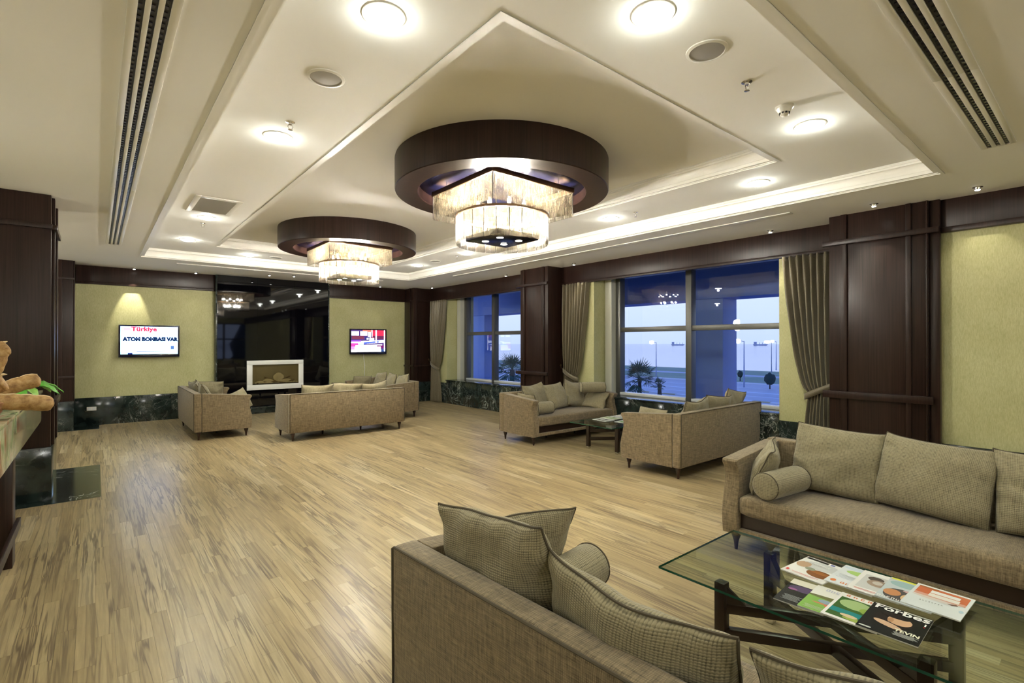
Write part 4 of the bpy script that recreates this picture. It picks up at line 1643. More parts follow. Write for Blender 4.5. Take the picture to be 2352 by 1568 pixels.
def magazine(x, y, z, rz, label, bg, shapes, texts, group='magazines on the near glass table', thick=0.006):
    """local x to the reader's right, local y up the cover; shapes drawn on the cover in 0..1 units"""
    t = thing('magazine', label, 'magazine', (x, y, z), rz, group)
    MB().box(0.001, MW - 0.001, -MH + 0.001, -0.001, 0.0, thick - 0.0008).build('pages', 'plate_white', t)
    mb = MB()
    mats = []

    def mi(c):
        nm = ink(c)
        if nm not in mats:
            mats.append(nm)
        return mats.index(nm)
    # cover as a thin sheet
    mb.box(0, MW, -MH, 0, thick - 0.0008, thick, mi(bg))
    zz = thick
    for sh in shapes:
        zz += 0.00012
        kind, c = sh[0], sh[1]
        if kind == 'r':
            x0, y0, x1, y1 = sh[2:]
            mb.quad((x0 * MW, -y1 * MH, zz), (x1 * MW, -y1 * MH, zz), (x1 * MW, -y0 * MH, zz), (x0 * MW, -y0 * MH, zz), mi(c))
        elif kind == 'e':
            cx_, cy_, rx, ry = sh[2:6]
            rot_ = R(sh[6]) if len(sh) > 6 else 0
            pts = []
            for k in range(20):
                a = 2 * PI * k / 20
                ex, ey = rx * MW * math.cos(a), ry * MH * math.sin(a)
                pts.append((min(max(cx_ * MW + ex * math.cos(rot_) - ey * math.sin(rot_), 0.001), MW - 0.001), min(max(-cy_ * MH + ex * math.sin(rot_) + ey * math.cos(rot_), -MH + 0.001), -0.001), zz))
            mb.poly(pts, mi(c))
        elif kind == 'p':
            mb.poly([(px_ * MW, -py_ * MH, zz) for px_, py_ in sh[2]], mi(c))
    mb.build('cover', mats, t, fix=False)
    for body, size, c, tx, ty, sx, bold in texts:
        text_mesh(body, size, ink(c), t, (tx * MW, -ty * MH, zz + 0.0003), sx=sx, bold=bold)
    return t


WH, BK = (0.82, 0.82, 0.79), (0.012, 0.014, 0.013)
RED, ORG, BRN = (0.62, 0.05, 0.04), (0.70, 0.22, 0.08), (0.24, 0.09, 0.03)
SKIN = (0.66, 0.42, 0.26)
ZT = 0.430
MR = R(-90)      # reader sits on the near sofa: local x -> -Y, local y -> +X


def rows(y0, y1, n, c, x0, x1, h=0.5):
    st = (y1 - y0) / n
    return [('r', c, x0 + 0.02 * (k % 3), y0 + k * st, x1 - 0.03 * ((k * 2) % 3), y0 + k * st + st * h) for k in range(n)]


def glyphs(c, x, y, w, h, n, fill=0.72):
    out = []
    st = w / n
    for k in range(n):
        x0 = x + k * st
        ww = st * fill
        out.append(('r', c, x0, y, x0 + ww * 0.3, y + h))
        if k % 3 != 1:
            out.append(('r', c, x0 + ww * 0.3, y, x0 + ww, y + h * 0.24))
        if k % 2 == 0:
            out.append(('r', c, x0 + ww * 0.3, y + h * 0.76, x0 + ww, y + h))
        if k % 3 != 2:
            out.append(('r', c, x0 + ww * 0.7, y + h * 0.24, x0 + ww, y + h))
    return out


magazine(3.135, 1.135, ZT, MR + R(-7), 'magazine with a brown patch on its white cover at the head of the back row', WH,
         [('r', BK, 0.03, 0.02, 0.55, 0.10), ('e', (0.60, 0.62, 0.62), 0.55, 0.30, 0.40, 0.20), ('e', (0.50, 0.34, 0.22), 0.18, 0.42, 0.16, 0.16), ('e', BRN, 0.72, 0.66, 0.30, 0.17), ('e', (0.36, 0.14, 0.04), 0.70, 0.60, 0.24, 0.06), ('e', (0.30, 0.33, 0.24), 0.42, 0.55, 0.12, 0.07), ('r', (0.15, 0.18, 0.45), 0.60, 0.03, 0.70, 0.09), ('r', WH, 0.72, 0.06, 0.98, 0.13)] + glyphs(WH, 0.12, 0.24, 0.62, 0.07, 9) + rows(0.90, 0.96, 2, RED, 0.22, 0.85, 0.3) + [('r', RED, 0.08, 0.86, 0.14, 0.94)],
         [])
magazine(3.16, 0.955, ZT + 0.006, MR + R(-3), 'slim white magazine with a yellow and green map second in the back row', (0.74, 0.78, 0.80),
         [('e', (0.42, 0.62, 0.20), 0.45, 0.28, 0.30, 0.10), ('e', (0.75, 0.68, 0.12), 0.60, 0.27, 0.12, 0.07), ('e', (0.60, 0.70, 0.80), 0.4, 0.10, 0.4, 0.08), ('e', ORG, 0.14, 0.86, 0.06, 0.06)] + glyphs(ORG, 0.30, 0.84, 0.22, 0.07, 2) + rows(0.5, 0.7, 4, (0.5, 0.55, 0.6), 0.1, 0.7, 0.25),
         [])
magazine(3.15, 0.865, ZT + 0.012, MR, 'white magazine with a small dark photograph in the middle of the back row', WH,
         [('r', (0.60, 0.61, 0.60), 0.10, 0.16, 0.98, 0.82), ('e', (0.10, 0.08, 0.07), 0.34, 0.30, 0.16, 0.10), ('e', (0.34, 0.26, 0.20), 0.44, 0.48, 0.22, 0.15), ('e', (0.55, 0.50, 0.45), 0.42, 0.46, 0.10, 0.08), ('e', (0.14, 0.09, 0.10), 0.76, 0.48, 0.14, 0.10), ('r', (0.16, 0.22, 0.50), 0.90, 0.02, 0.98, 0.08)] + rows(0.88, 0.95, 2, RED, 0.1, 0.9, 0.3), [])
magazine(3.145, 0.748, ZT + 0.018, MR, 'magazine with a yellow strip along its top in the back row', (0.55, 0.62, 0.64),
         [('r', (0.72, 0.72, 0.10), 0.02, 0.0, 1.0, 0.07), ('e', (0.34, 0.50, 0.52), 0.35, 0.22, 0.3, 0.13), ('e', (0.10, 0.09, 0.09), 0.35, 0.70, 0.28, 0.26), ('e', (0.56, 0.26, 0.12), 0.22, 0.66, 0.16, 0.14), ('e', (0.72, 0.50, 0.28), 0.62, 0.74, 0.22, 0.20), ('e', (0.62, 0.40, 0.40), 0.66, 0.48, 0.30, 0.05)] + glyphs(WH, 0.03, 0.89, 0.85, 0.07, 10),
         [])
magazine(3.155, 0.641, ZT + 0.024, MR + R(-2), 'white magazine with a red sunset cover at the end of the back row', (0.70, 0.75, 0.76),
         [('r', WH, 0.0, 0.0, 1.0, 0.03), ('r', (0.60, 0.16, 0.07), 0.06, 0.06, 0.94, 0.36), ('r', (0.66, 0.36, 0.28), 0.06, 0.36, 0.94, 0.46), ('r', (0.42, 0.14, 0.05), 0.06, 0.06, 0.4, 0.12), ('e', (0.68, 0.60, 0.56), 0.45, 0.50, 0.40, 0.05), ('r', WH, 0.30, 0.15, 0.80, 0.27), ('r', (0.80, 0.76, 0.70), 0.30, 0.29, 0.82, 0.42), ('p', (0.20, 0.12, 0.10), [(0.66, 0.52), (0.80, 0.46), (0.84, 0.50), (0.74, 0.55)]), ('e', (0.45, 0.60, 0.70), 0.93, 0.68, 0.04, 0.05)] + glyphs((0.10, 0.12, 0.12), 0.24, 0.67, 0.42, 0.035, 8, 0.42),
         [])
magazine(2.785, 1.075, ZT, MR + R(3), 'magazine with a dark lower cover at the head of the front row', BK,
         [('r', (0.74, 0.72, 0.60), 0.0, 0.0, 1.0, 0.22), ('e', (0.10, 0.07, 0.14), 0.35, 0.36, 0.30, 0.12), ('e', SKIN, 0.62, 0.34, 0.10, 0.08), ('e', (0.60, 0.30, 0.16), 0.62, 0.52, 0.10, 0.06), ('e', (0.75, 0.70, 0.50), 0.75, 0.30, 0.10, 0.06), ('e', (0.30, 0.12, 0.28), 0.16, 0.44, 0.10, 0.04)] + rows(0.70, 0.92, 7, (0.42, 0.45, 0.44), 0.10, 0.48, 0.35) + [('r', (0.16, 0.13, 0.06), 0.55, 0.12, 0.9, 0.18)], [])
magazine(2.790, 0.965, ZT + 0.006, MR + R(2), 'magazine with a red figure on green grass in the front row', (0.80, 0.80, 0.74),
         [('r', (0.24, 0.46, 0.10), 0.0, 0.46, 1.0, 1.0), ('p', (0.16, 0.17, 0.07), [(0.0, 0.46), (0.0, 0.40), (0.5, 0.36), (1.0, 0.48), (1.0, 0.54)]), ('e', (0.74, 0.70, 0.40), 0.75, 0.36, 0.22, 0.06), ('e', (0.30, 0.40, 0.50), 0.38, 0.58, 0.14, 0.07), ('e', (0.66, 0.16, 0.10), 0.60, 0.70, 0.20, 0.08), ('e', (0.66, 0.22, 0.14), 0.35, 0.68, 0.2, 0.02), ('e', (0.75, 0.55, 0.40), 0.56, 0.82, 0.06, 0.04)] + rows(0.84, 0.96, 4, (0.60, 0.66, 0.50), 0.08, 0.5, 0.3) + glyphs((0.55, 0.57, 0.70), 0.22, 0.07, 0.5, 0.09, 5),
         [])
magazine(2.788, 0.858, ZT + 0.012, MR, 'magazine with a green lake and trees cover beside the black cover', WH,
         [('r', (0.05, 0.13, 0.03), 0.06, 0.16, 0.96, 0.93), ('e', (0.36, 0.50, 0.22), 0.40, 0.36, 0.30, 0.17), ('e', (0.28, 0.42, 0.08), 0.72, 0.46, 0.22, 0.12), ('r', (0.02, 0.24, 0.24), 0.06, 0.62, 0.96, 0.78), ('e', (0.30, 0.56, 0.62), 0.85, 0.72, 0.09, 0.06), ('e', (0.36, 0.46, 0.10), 0.65, 0.88, 0.30, 0.05), ('e', (0.70, 0.56, 0.36), 0.44, 0.80, 0.16, 0.05)] + glyphs((0.68, 0.18, 0.06), 0.12, 0.045, 0.80, 0.065, 6, 0.5),
         [])
magazine(2.785, 0.727, ZT + 0.018, MR + R(1), 'black covered magazine with a portrait and large white title', BK,
         [('r', (0.50, 0.54, 0.46), 0.03, 0.012, 0.47, 0.045), ('r', (0.50, 0.54, 0.46), 0.52, 0.012, 0.98, 0.045), ('e', (0.02, 0.014, 0.012), 0.46, 0.45, 0.34, 0.24), ('e', SKIN, 0.56, 0.42, 0.20, 0.15), ('e', (0.50, 0.28, 0.15), 0.42, 0.46, 0.05, 0.08), ('e', (0.62, 0.42, 0.28), 0.42, 0.64, 0.26, 0.07, -18), ('e', (0.015, 0.012, 0.012), 0.46, 0.30, 0.24, 0.07), ('r', (0.62, 0.66, 0.62), 0.04, 0.92, 0.24, 0.96), ('e', RED, 0.93, 0.36, 0.015, 0.01)] + rows(0.80, 0.92, 5, (0.62, 0.66, 0.60), 0.56, 0.96, 0.4),
         [('Forbes', 0.066, (0.86, 0.87, 0.84), 0.05, 0.19, 1.08, 0.0016), ('TEVIN', 0.036, (0.80, 0.80, 0.62), 0.56, 0.78, 0.86, 0.0012), ('1', 0.03, (0.8, 0.8, 0.78), 0.90, 0.32, 1.0, 0.0012)])

# magazines on the far table
COLS = [((0.78, 0.80, 0.76), (0.10, 0.13, 0.14)), ((0.70, 0.76, 0.62), (0.30, 0.42, 0.22)), ((0.80, 0.80, 0.80), (0.46, 0.50, 0.46)), ((0.74, 0.72, 0.68), (0.52, 0.40, 0.34)),
        ((0.80, 0.81, 0.76), (0.26, 0.46, 0.14)), ((0.70, 0.73, 0.80), (0.34, 0.44, 0.34)), ((0.76, 0.78, 0.84), (0.20, 0.25, 0.55))]
LBL = ['white magazine with a dark picture at the left of the far glass table', 'pale green magazine second in the back row of the far table', 'grey white magazine third in the back row of the far table', 'pinkish magazine at the window end of the far table',
       'white and green magazine at the front of the far table', 'pale grey magazine in the front row of the far table', 'bluish white magazine by the sofa arm on the far table']
for k, (x, y) in enumerate(((6.14, 5.40), (6.34, 5.41), (6.54, 5.42), (6.75, 5.42), (6.22, 5.02), (6.44, 5.03), (6.65, 5.03))):
    bg, fgc = COLS[k]
    magazine(x, y, ZT + 0.006 * (k % 2), R((-3, 2, 4, -2, 3, -2, 2)[k]), LBL[k], bg,
             [('r', fgc, 0.1, 0.2, 0.9, 0.75), ('e', bg, 0.5, 0.45, 0.2, 0.15)] + rows(0.82, 0.95, 3, fgc, 0.1, 0.9, 0.4), [], 'magazines on the far glass table')

# ------------------------------------------------------------------ televisions
def tv(x0, x1, z0, z1, label, patches, texts, ybase=YB, tilt=0.0):
    cx_ = (x0 + x1) / 2
    w, h = x1 - x0, z1 - z0
    t = thing('television', label, 'television', (cx_, ybase - 0.13, z0), 0, 'wall televisions')
    MB().box(-w / 2, w / 2, 0.0, 0.055, 0, h).build('casing', 'tv_bezel', t, bevel=0.008)
    bz = MB()
    bw, bb_ = 0.032, 0.062
    for a in ((-w / 2, -w / 2 + bw, 0, h), (w / 2 - bw, w / 2, 0, h)):
        bz.box(a[0], a[1], -0.008, 0.0, a[2], a[3])
    bz.box(-w / 2 + bw, w / 2 - bw, -0.008, 0.0, 0, bb_)
    bz.box(-w / 2 + bw, w / 2 - bw, -0.008, 0.0, h - bw, h)
    bz.build('bezel', 'tv_bezel', t, bevel=0.002)
    MB().box(-0.2, 0.2, 0.055, 0.13, h * 0.25, h * 0.75).build('wall_bracket', 'tv_bezel', t)
    sx0, sx1, sz0, sz1 = -w / 2 + bw, w / 2 - bw, bb_, h - bw
    mats = []
    mb = MB()

    def mi(c, s_):
        nm = 'screen_%s_%s' % ('_'.join('%d' % int(q * 100) for q in c), s_)
        if nm not in MAT:
            emit(nm, c, s_)
        if nm not in mats:
            mats.append(nm)
        return mats.index(nm)
    yy = -0.0005
    for p in patches:
        c, s_, a0, b0, a1, b1 = p[:6]
        u0, u1 = sx0 + (sx1 - sx0) * a0, sx0 + (sx1 - sx0) * a1
        v0, v1 = sz1 - (sz1 - sz0) * b1, sz1 - (sz1 - sz0) * b0
        k = p[6] if len(p) > 6 else 0
        mb.quad((u0, yy, v0), (u1, yy, v0 + k), (u1, yy, v1 + k), (u0, yy, v1), mi(c, s_))
        yy -= 0.00025
    mb.build('screen', mats, t, fix=False)
    for body, size, c, s_, tx, ty, sx, bold in texts:
        nm = 'screen_txt_%d' % len(MAT)
        emit(nm, c, s_)
        text_mesh(body, size, nm, t, (sx0 + (sx1 - sx0) * tx, yy - 0.0008, sz1 - (sz1 - sz0) * ty), (R(90), 0, 0), sx, bold=bold)
    return t


LB = (0.42, 0.60, 1.0)
tv(0.352, 1.406, 1.365, 2.04, 'left wall television showing a white news headline page',
   [(LB, 3.0, 0, 0, 1, 1), ((0.35, 0.75, 1.0), 2.2, 0, 0.92, 1, 1), ((0.85, 0.25, 0.55), 2.0, 0.05, 0.05, 0.17, 0.15), ((0.95, 0.45, 0.65), 2.0, 0.69, 0.05, 0.97, 0.18),
    ((0.75, 0.95, 0.98), 2.4, 0.02, 0.6, 0.2, 0.9), ((0.20, 0.22, 0.30), 0.6, 0.27, 0.885, 0.77, 0.905), ((0.80, 0.55, 0.70), 1.6, 0.80, 0.68, 0.84, 0.84), ((0.10, 0.22, 0.55), 0.8, 0.87, 0.70, 0.93, 0.83), ((0.6, 0.75, 0.85), 1.6, 0.93, 0.72, 0.97, 0.82), ((0.02, 0.03, 0.25), 0.5, 0.12, 0.95, 0.2, 1.0)],
   [('Türkiye', 0.125, (0.80, 0.04, 0.10), 0.9, 0.18, 0.16, 1.12, 0.006), ('ATOM BOMBASI VAR', 0.108, (0.02, 0.06, 0.20), 0.35, 0.042, 0.52, 0.925, 0.0088)])
VI, MG = (0.22, 0.10, 0.55), (0.85, 0.10, 0.45)
tv(5.234, 6.287, 1.36, 2.05, 'right wall television showing a red and blue studio picture',
   [((0.10, 0.05, 0.22), 0.8, 0, 0, 1, 1), ((0.90, 0.16, 0.12), 1.2, 0.33, 0.0, 0.62, 0.10), ((0.65, 0.03, 0.08), 1.0, 0.60, 0.0, 1.0, 0.38), ((0.20, 0.04, 0.12), 0.6, 0.62, 0.26, 0.98, 0.42),
    ((0.88, 0.92, 0.85), 2.2, 0.01, 0.06, 0.22, 0.25), ((0.85, 0.92, 0.95), 2.2, 0.26, 0.06, 0.46, 0.25), ((0.25, 0.05, 0.10), 0.7, 0.02, 0.27, 0.36, 0.42), ((0.95, 0.85, 0.92), 2.0, 0.48, 0.09, 0.56, 0.34),
    ((0.95, 0.92, 0.98), 2.4, 0.585, 0.0, 0.615, 0.3), ((0.04, 0.05, 0.30), 0.5, 0.40, 0.32, 0.54, 0.46), ((0.85, 0.88, 1.0), 2.0, 0.44, 0.36, 0.50, 0.43), ((0.98, 0.97, 0.95), 2.4, 0.52, 0.36, 0.66, 0.47),
    ((0.85, 0.90, 1.0), 2.4, 0.0, 0.53, 0.98, 0.66, 0.05), ((0.28, 0.06, 0.62), 1.2, 0.0, 0.47, 0.28, 0.54), ((0.06, 0.10, 0.75), 1.4, 0.36, 0.55, 0.80, 0.63, 0.03), ((0.80, 0.05, 0.30), 1.3, 0.0, 0.60, 0.20, 0.74), ((0.30, 0.45, 0.85), 1.6, 0.20, 0.62, 0.36, 0.70),
    ((0.80, 0.90, 1.0), 2.4, 0.12, 0.70, 0.90, 0.80, 0.03), ((0.25, 0.02, 0.20), 0.6, 0.74, 0.70, 1.0, 0.82), ((0.92, 0.18, 0.75), 1.5, 0.0, 0.75, 0.12, 0.88), ((1.0, 0.86, 0.92), 2.4, 0.10, 0.76, 0.86, 0.90), ((0.96, 0.96, 1.0), 2.6, 0.0, 0.89, 0.88, 1.0),
    ((0.06, 0.12, 0.35), 0.6, 0.87, 0.88, 1.0, 1.0), ((0.95, 0.95, 1.0), 2.4, 0.70, 0.0, 0.735, 0.60), ((0.92, 0.92, 1.0), 2.4, 0.955, 0.0, 0.985, 0.98)], [])
t = MB().tube([(5.66, 13.235, 1.37), (5.67, 13.25, 1.25), (5.70, 13.257, 1.05), (5.69, 13.257, 0.75), (5.70, 13.26, 0.57)], 0.011, 8).build('power_cable', 'cable_white', smooth=True)
tag(t, 'white cable hanging from the right wall television', 'cable')

# ------------------------------------------------------------------ fireplace
t = thing('wall_fireplace', 'white framed glass fronted fireplace on the black panel', 'fireplace', (3.365, 13.10, 0.545))
fr = MB()
W2, H2 = 0.64, 0.70
fr.box(-W2, W2, -0.055, -0.001, 0, 0.125)
fr.box(-W2, W2, -0.055, -0.001, H2 - 0.10, H2)
fr.box(-W2, -W2 + 0.12, -0.055, -0.001, 0.125, H2 - 0.10)
fr.box(W2 - 0.118, W2, -0.055, -0.001, 0.125, H2 - 0.10)
fr.build('frame', 'white_paint', t, bevel=0.004)
MB().box(-0.52, 0.522, -0.010, -0.001, 0.125, 0.60).build('firebox_back', 'fire_back', t)
MB().box(-0.52, 0.522, -0.052, -0.010, 0.125, 0.150).build('hearth_tray', 'black_gap', t)
rnd = random.Random(4)
for k, (x, z_, L, a, r) in enumerate(((-0.26, 0.185, 0.34, 8, 0.030), (0.02, 0.18, 0.40, -6, 0.034), (0.27, 0.185, 0.32, 12, 0.028), (-0.08, 0.235, 0.36, -20, 0.026), (0.17, 0.24, 0.34, 22, 0.026))):
    dx, dz = L / 2 * math.cos(R(a)), L / 2 * math.sin(R(a))
    MB().tube([(x - dx, -0.028, z_ - dz), (x - dx * 0.3, -0.027, z_ - dz * 0.3 + 0.004), (x + dx * 0.4, -0.029, z_ + dz * 0.4 - 0.003), (x + dx, -0.028, z_ + dz)], [r * 0.6, r * 0.66, r * 0.62, r * 0.5], 9).build('log', 'log_bark', t, smooth=True)
for x, z_, rx, rz_ in ((-0.16, 0.205, 0.13, 0.065), (0.06, 0.27, 0.12, 0.13), (0.20, 0.20, 0.15, 0.055), (-0.34, 0.18, 0.10, 0.035)):
    mb = MB().lathe([(max(0.001, math.sin(PI * k / 8)), -math.cos(PI * k / 8)) for k in range(9)], 14, cap=False)
    mb.v = [(x + p[0] * rx * (1 + 0.10 * math.sin(5 * p[2])), -0.031 + p[1] * 0.019, z_ + p[2] * rz_) for p in mb.v]
    mb.build('ember_stone', 'pebble', t, smooth=True)
pb = MB()
for k in range(46):
    x = rnd.uniform(-0.50, 0.50)
    r = rnd.uniform(0.010, 0.017)
    pb.lathe([(0.002, 0.150), (r * 0.8, 0.150 + r * 0.5), (r, 0.150 + r), (r * 0.6, 0.150 + 1.7 * r), (0.002, 0.150 + 1.95 * r)], 7, (x, rnd.uniform(-0.036, -0.022)))
o = pb.build('pebbles', 'pebble', t, smooth=True)
o['kind'] = 'stuff'
MB().box(-0.52, 0.522, -0.056, -0.053, 0.125, 0.60).build('glass_front', 'smoked_glass', t)

# wall socket on the dado
t = thing('wall_socket', 'small double wall socket on the black marble dado', 'socket', (-0.07, YF, 0.30))
MB().box(-0.075, 0.075, -0.010, 0, 0, 0.075).build('plate', 'socket', t, bevel=0.003)
for s_ in (-1, 1):
    MB().box(s_ * 0.036 - 0.026, s_ * 0.036 + 0.026, -0.012, -0.010, 0.012, 0.063).build('outlet', 'alu_light', t)

# ------------------------------------------------------------------ buffet counter with bread and salad
ct = thing('buffet_counter', 'green and rust onyx buffet counter cut by the left edge', 'counter', (-0.9, 5.4, 0))
ZT2 = 1.165
MB().box(-0.5, 0.462, -1.9, 1.735, 0.845, ZT2 - 0.025).build('apron', 'onyx', ct, bevel=0.004)
MB().box(-0.5, 0.474, -1.9, 1.745, ZT2 - 0.025, ZT2).build('counter_top', 'onyx', ct, bevel=0.005)
for lx, ly in ((0.37, -0.14), (-0.42, -0.14), (0.37, -1.8), (-0.42, -1.8)):
    MB().box(lx - 0.06, lx + 0.06, ly - 0.08, ly + 0.08, 0, 0.845).build('leg', 'wenge', ct, bevel=0.004)
MB().box(0.43, 0.455, -1.85, 0.02, 0.24, 0.31).build('foot_rail', 'wenge', ct, bevel=0.003)

t = thing('bread_basket', 'small wicker bread basket on the buffet counter', 'basket', (-0.60, 4.48, ZT2))
bs = MB()
for k in range(9):
    zz = 0.008 + k * 0.013
    r = 0.115 + 0.045 * (k / 8.0)
    bs.tube([(r * math.cos(2 * PI * q / 28), r * math.sin(2 * PI * q / 28), zz + 0.003 * math.sin(q * PI + k)) for q in range(28)], 0.0075, 6, closed=True)
bs.build('woven_side', 'wicker', t, smooth=True)
MB().lathe([(0.118, 0.0), (0.120, 0.012)], 28).build('bottom', 'wicker', t)


def loaf(pts, rad, label):
    o = thing('baguette', label, 'bread', pts[0], 0, 'baguettes in the basket')
    base = Vector(pts[0])
    q = [Vector(p) - base for p in pts]
    # smooth the run
    def cr(i, t_):
        p0, p1, p2, p3 = q[max(i - 1, 0)], q[i], q[i + 1], q[min(i + 2, len(q) - 1)]
        return 0.5 * ((2 * p1) + (-p0 + p2) * t_ + (2 * p0 - 5 * p1 + 4 * p2 - p3) * t_ ** 2 + (-p0 + 3 * p1 - 3 * p2 + p3) * t_ ** 3)
    run = []
    for i in range(len(q) - 1):
        for k in range(8):
            run.append(cr(i, k / 8.0))
    run.append(q[-1])
    n = len(run)
    rr = []
    for i in range(n):
        s_ = i / (n - 1)
        rr.append(rad * max(0.18, min(1.0, (s_ / 0.06 + 0.35), (max(0, 1 - s_) / 0.09) ** 0.5 if s_ < 1 else 0.18)) * (1 + 0.04 * math.sin(i * 1.7)))
    MB().tube(run, rr, 14).build('crust', 'bread_crust', o, smooth=True, angle=180)
    # slashes along the top
    sl = MB()
    for k in range(4):
        i = int(n * (0.25 + 0.16 * k))
        if i + 3 < n:
            p = [run[i + d] + Vector((0, 0, rr[i + d] * 0.93)) + Vector((0.012 * (d - 1.5), 0, 0)) for d in range(4)]
            sl.tube(p, [0.003, 0.008, 0.008, 0.003], 6)
    if sl.v:
        sl.build('slash', 'bread_crumb', o, smooth=True)
    return o


loaf([(-0.62, 4.46, 1.275), (-0.48, 4.47, 1.283), (-0.34, 4.49, 1.270), (-0.214, 4.50, 1.248)], 0.050, 'long baguette reaching out over the counter edge')
loaf([(-0.66, 4.45, 1.20), (-0.56, 4.45, 1.36), (-0.49, 4.44, 1.50), (-0.462, 4.44, 1.60), (-0.425, 4.45, 1.632)], 0.047, 'upright baguette with a hooked tip at the left edge')
loaf([(-0.70, 4.56, 1.28), (-0.58, 4.57, 1.33), (-0.49, 4.58, 1.385), (-0.452, 4.58, 1.405)], 0.056, 'short thick baguette end between the upright and the slanted one')
loaf([(-0.70, 4.78, 1.20), (-0.56, 4.80, 1.29), (-0.42, 4.82, 1.365), (-0.30, 4.84, 1.398)], 0.050, 'slanted baguette pointing to the dark column')

t = thing('salad_platter', 'white platter of salad behind the baguettes', 'platter', (-0.60, 6.62, ZT2))
MB().lathe([(0.09, 0.0), (0.14, 0.012), (0.168, 0.030), (0.172, 0.034), (0.15, 0.022), (0.001, 0.014)], 32, cap=False).build('plate', 'plate_white', t, smooth=True)


def leaf_mesh(L, W, curl, seed):
    rnd = random.Random(seed)
    mb = MB()
    n, m_ = 12, 7
    for i in range(n + 1):
        s_ = i / n
        wv = W * (max(0.0, math.sin(PI * min(s_ * 0.97 + 0.03, 1))) ** 0.7)
        for j in range(m_):
            u = -1 + 2 * j / (m_ - 1)
            mb.v.append((L * s_, u * wv * (1 + 0.10 * math.sin(i * 2.3 + seed)), curl * s_ * s_ * -0.12 + 0.22 * L * math.sin(PI * s_ * 0.8) + abs(u) * wv * 0.35 + 0.008 * math.sin(i * 2.1 + j)))
    for i in range(n):
        for j in range(m_ - 1):
            a = i * m_ + j
            mb.f.append((a, a + 1, a + m_ + 1, a + m_))
            mb.mi.append(0)
    return mb


for k, (x, y, z_, a, L, W, mt) in enumerate(((0.02, 0.10, 0.03, 2, 0.33, 0.085, 'lettuce'), (0.0, 0.02, 0.045, 24, 0.28, 0.075, 'lettuce_light'), (0.02, -0.02, 0.03, -16, 0.32, 0.085, 'lettuce'), (-0.03, -0.06, 0.03, -38, 0.28, 0.075, 'lettuce_light'), (0.0, -0.10, 0.02, -66, 0.24, 0.07, 'lettuce'))):
    o = leaf_mesh(L, W, 0.7, k).build('leaf', mt, t, smooth=True, fix=False, angle=180)
    so = o.modifiers.new('thickness', 'SOLIDIFY')
    so.thickness = 0.0025
    o.location = (x, y - 0.08, z_)
    o.rotation_euler = (0, R(-3), R(a))
rnd = random.Random(9)
for k in range(26):
    a, r = rnd.uniform(0, 2 * PI), 0.13 * math.sqrt(rnd.random())
    mt = ('pepper_orange', 'onion_white', 'radish_pink', 'lettuce_light', 'onion_white')[k % 5]
    q = 0.016 + 0.010 * rnd.random()
    o = MB().lathe([(0.003, 0), (q, 0.006), (q * 1.1, 0.016), (q * 0.7, 0.026), (0.003, 0.03)], 8).build('vegetable_piece', mt, t, smooth=True)
    o.location = (r * math.cos(a), r * math.sin(a), 0.022 + 0.055 * (1 - r / 0.13))
    o.rotation_euler = (rnd.uniform(-0.6, 0.6), rnd.uniform(-0.6, 0.6), a)

# ------------------------------------------------------------------ outside
ZG = -6.4
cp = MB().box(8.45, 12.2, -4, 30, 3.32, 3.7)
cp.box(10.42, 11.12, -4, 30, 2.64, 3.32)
tag(cp.build('canopy', 'canopy_dusk_blue'), 'concrete canopy tinted dusk blue with a deep edge beam outside the windows', 'canopy')
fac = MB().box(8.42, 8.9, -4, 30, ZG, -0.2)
struct(fac.build('wall_outside', 'canopy_dusk_blue'), 'facade below the windows')
for k, (y, l) in enumerate(((5.49, 'square pillar tinted dusk blue outside the big window'), (14.20, 'square pillar tinted dusk blue outside the farther window'))):
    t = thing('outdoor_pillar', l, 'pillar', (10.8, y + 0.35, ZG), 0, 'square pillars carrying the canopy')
    MB().box(-0.31, 0.31, -0.35, 0.35, 0, 2.64 - ZG).build('shaft', 'pillar_dusk_blue', t, bevel=0.01)
    MB().box(-0.40, 0.40, -0.44, 0.44, 0, 0.3).build('footing', 'pillar_dusk_blue', t, bevel=0.01)
struct(MB().box(8.9, 70, -200, 400, ZG - 0.3, ZG).build('forecourt', 'asphalt'), 'paved forecourt below the windows')
rd = struct(MB().box(70, 101, -200, 500, ZG - 0.32, ZG - 0.02).build('road', 'asphalt'), 'pale blue grey two lane road outside')
for x, w in ((83.0, 0.9), (91.0, 0.5), (77.0, 0.5)):
    MB().box(x, x + w, -150, 450, ZG - 0.02, ZG - 0.01).build('road_marking', 'road_line', rd)
kb = thing('kerb', 'kerb of alternating white and yellow stones beside the road', 'kerb', (70.2, 0, ZG))
kw = ky = None
for k in range(70):
    y = 0 + k * 2.4
    if kw is None:
        kw = MB().box(-0.35, 0.35, -1.18, 1.18, -0.3, 0.15).build('kerb_stone', 'kerb_white', kb)
        o = kw
    elif ky is None:
        ky = MB().box(-0.35, 0.35, -1.18, 1.18, -0.3, 0.15).build('kerb_stone', 'kerb_yellow', kb)
        o = ky
    else:
        o = (kw if k % 2 == 0 else ky).copy()
        COL.objects.link(o)
        o.parent = kb
    o.location = (0, y, 0)
kb2 = tag(MB().box(100.4, 101.4, -200, 500, ZG - 0.3, ZG + 0.18).build('kerb', 'kerb_white'), 'long white kerb on the far side of the road', 'kerb')
struct(MB().box(101.4, 150, -300, 600, ZG - 0.3, ZG + 0.02).build('grass_verge', 'verge_grass'), 'green grass verge along the shore')
struct(MB().box(122, 128, -300, 600, ZG, ZG + 0.03).build('promenade', 'asphalt'), 'pale promenade path across the grass')
struct(MB().box(150, 9000, -9000, 9000, ZG - 1.2, ZG - 0.9).build('sea', 'sea_water'), 'calm pale blue sea')


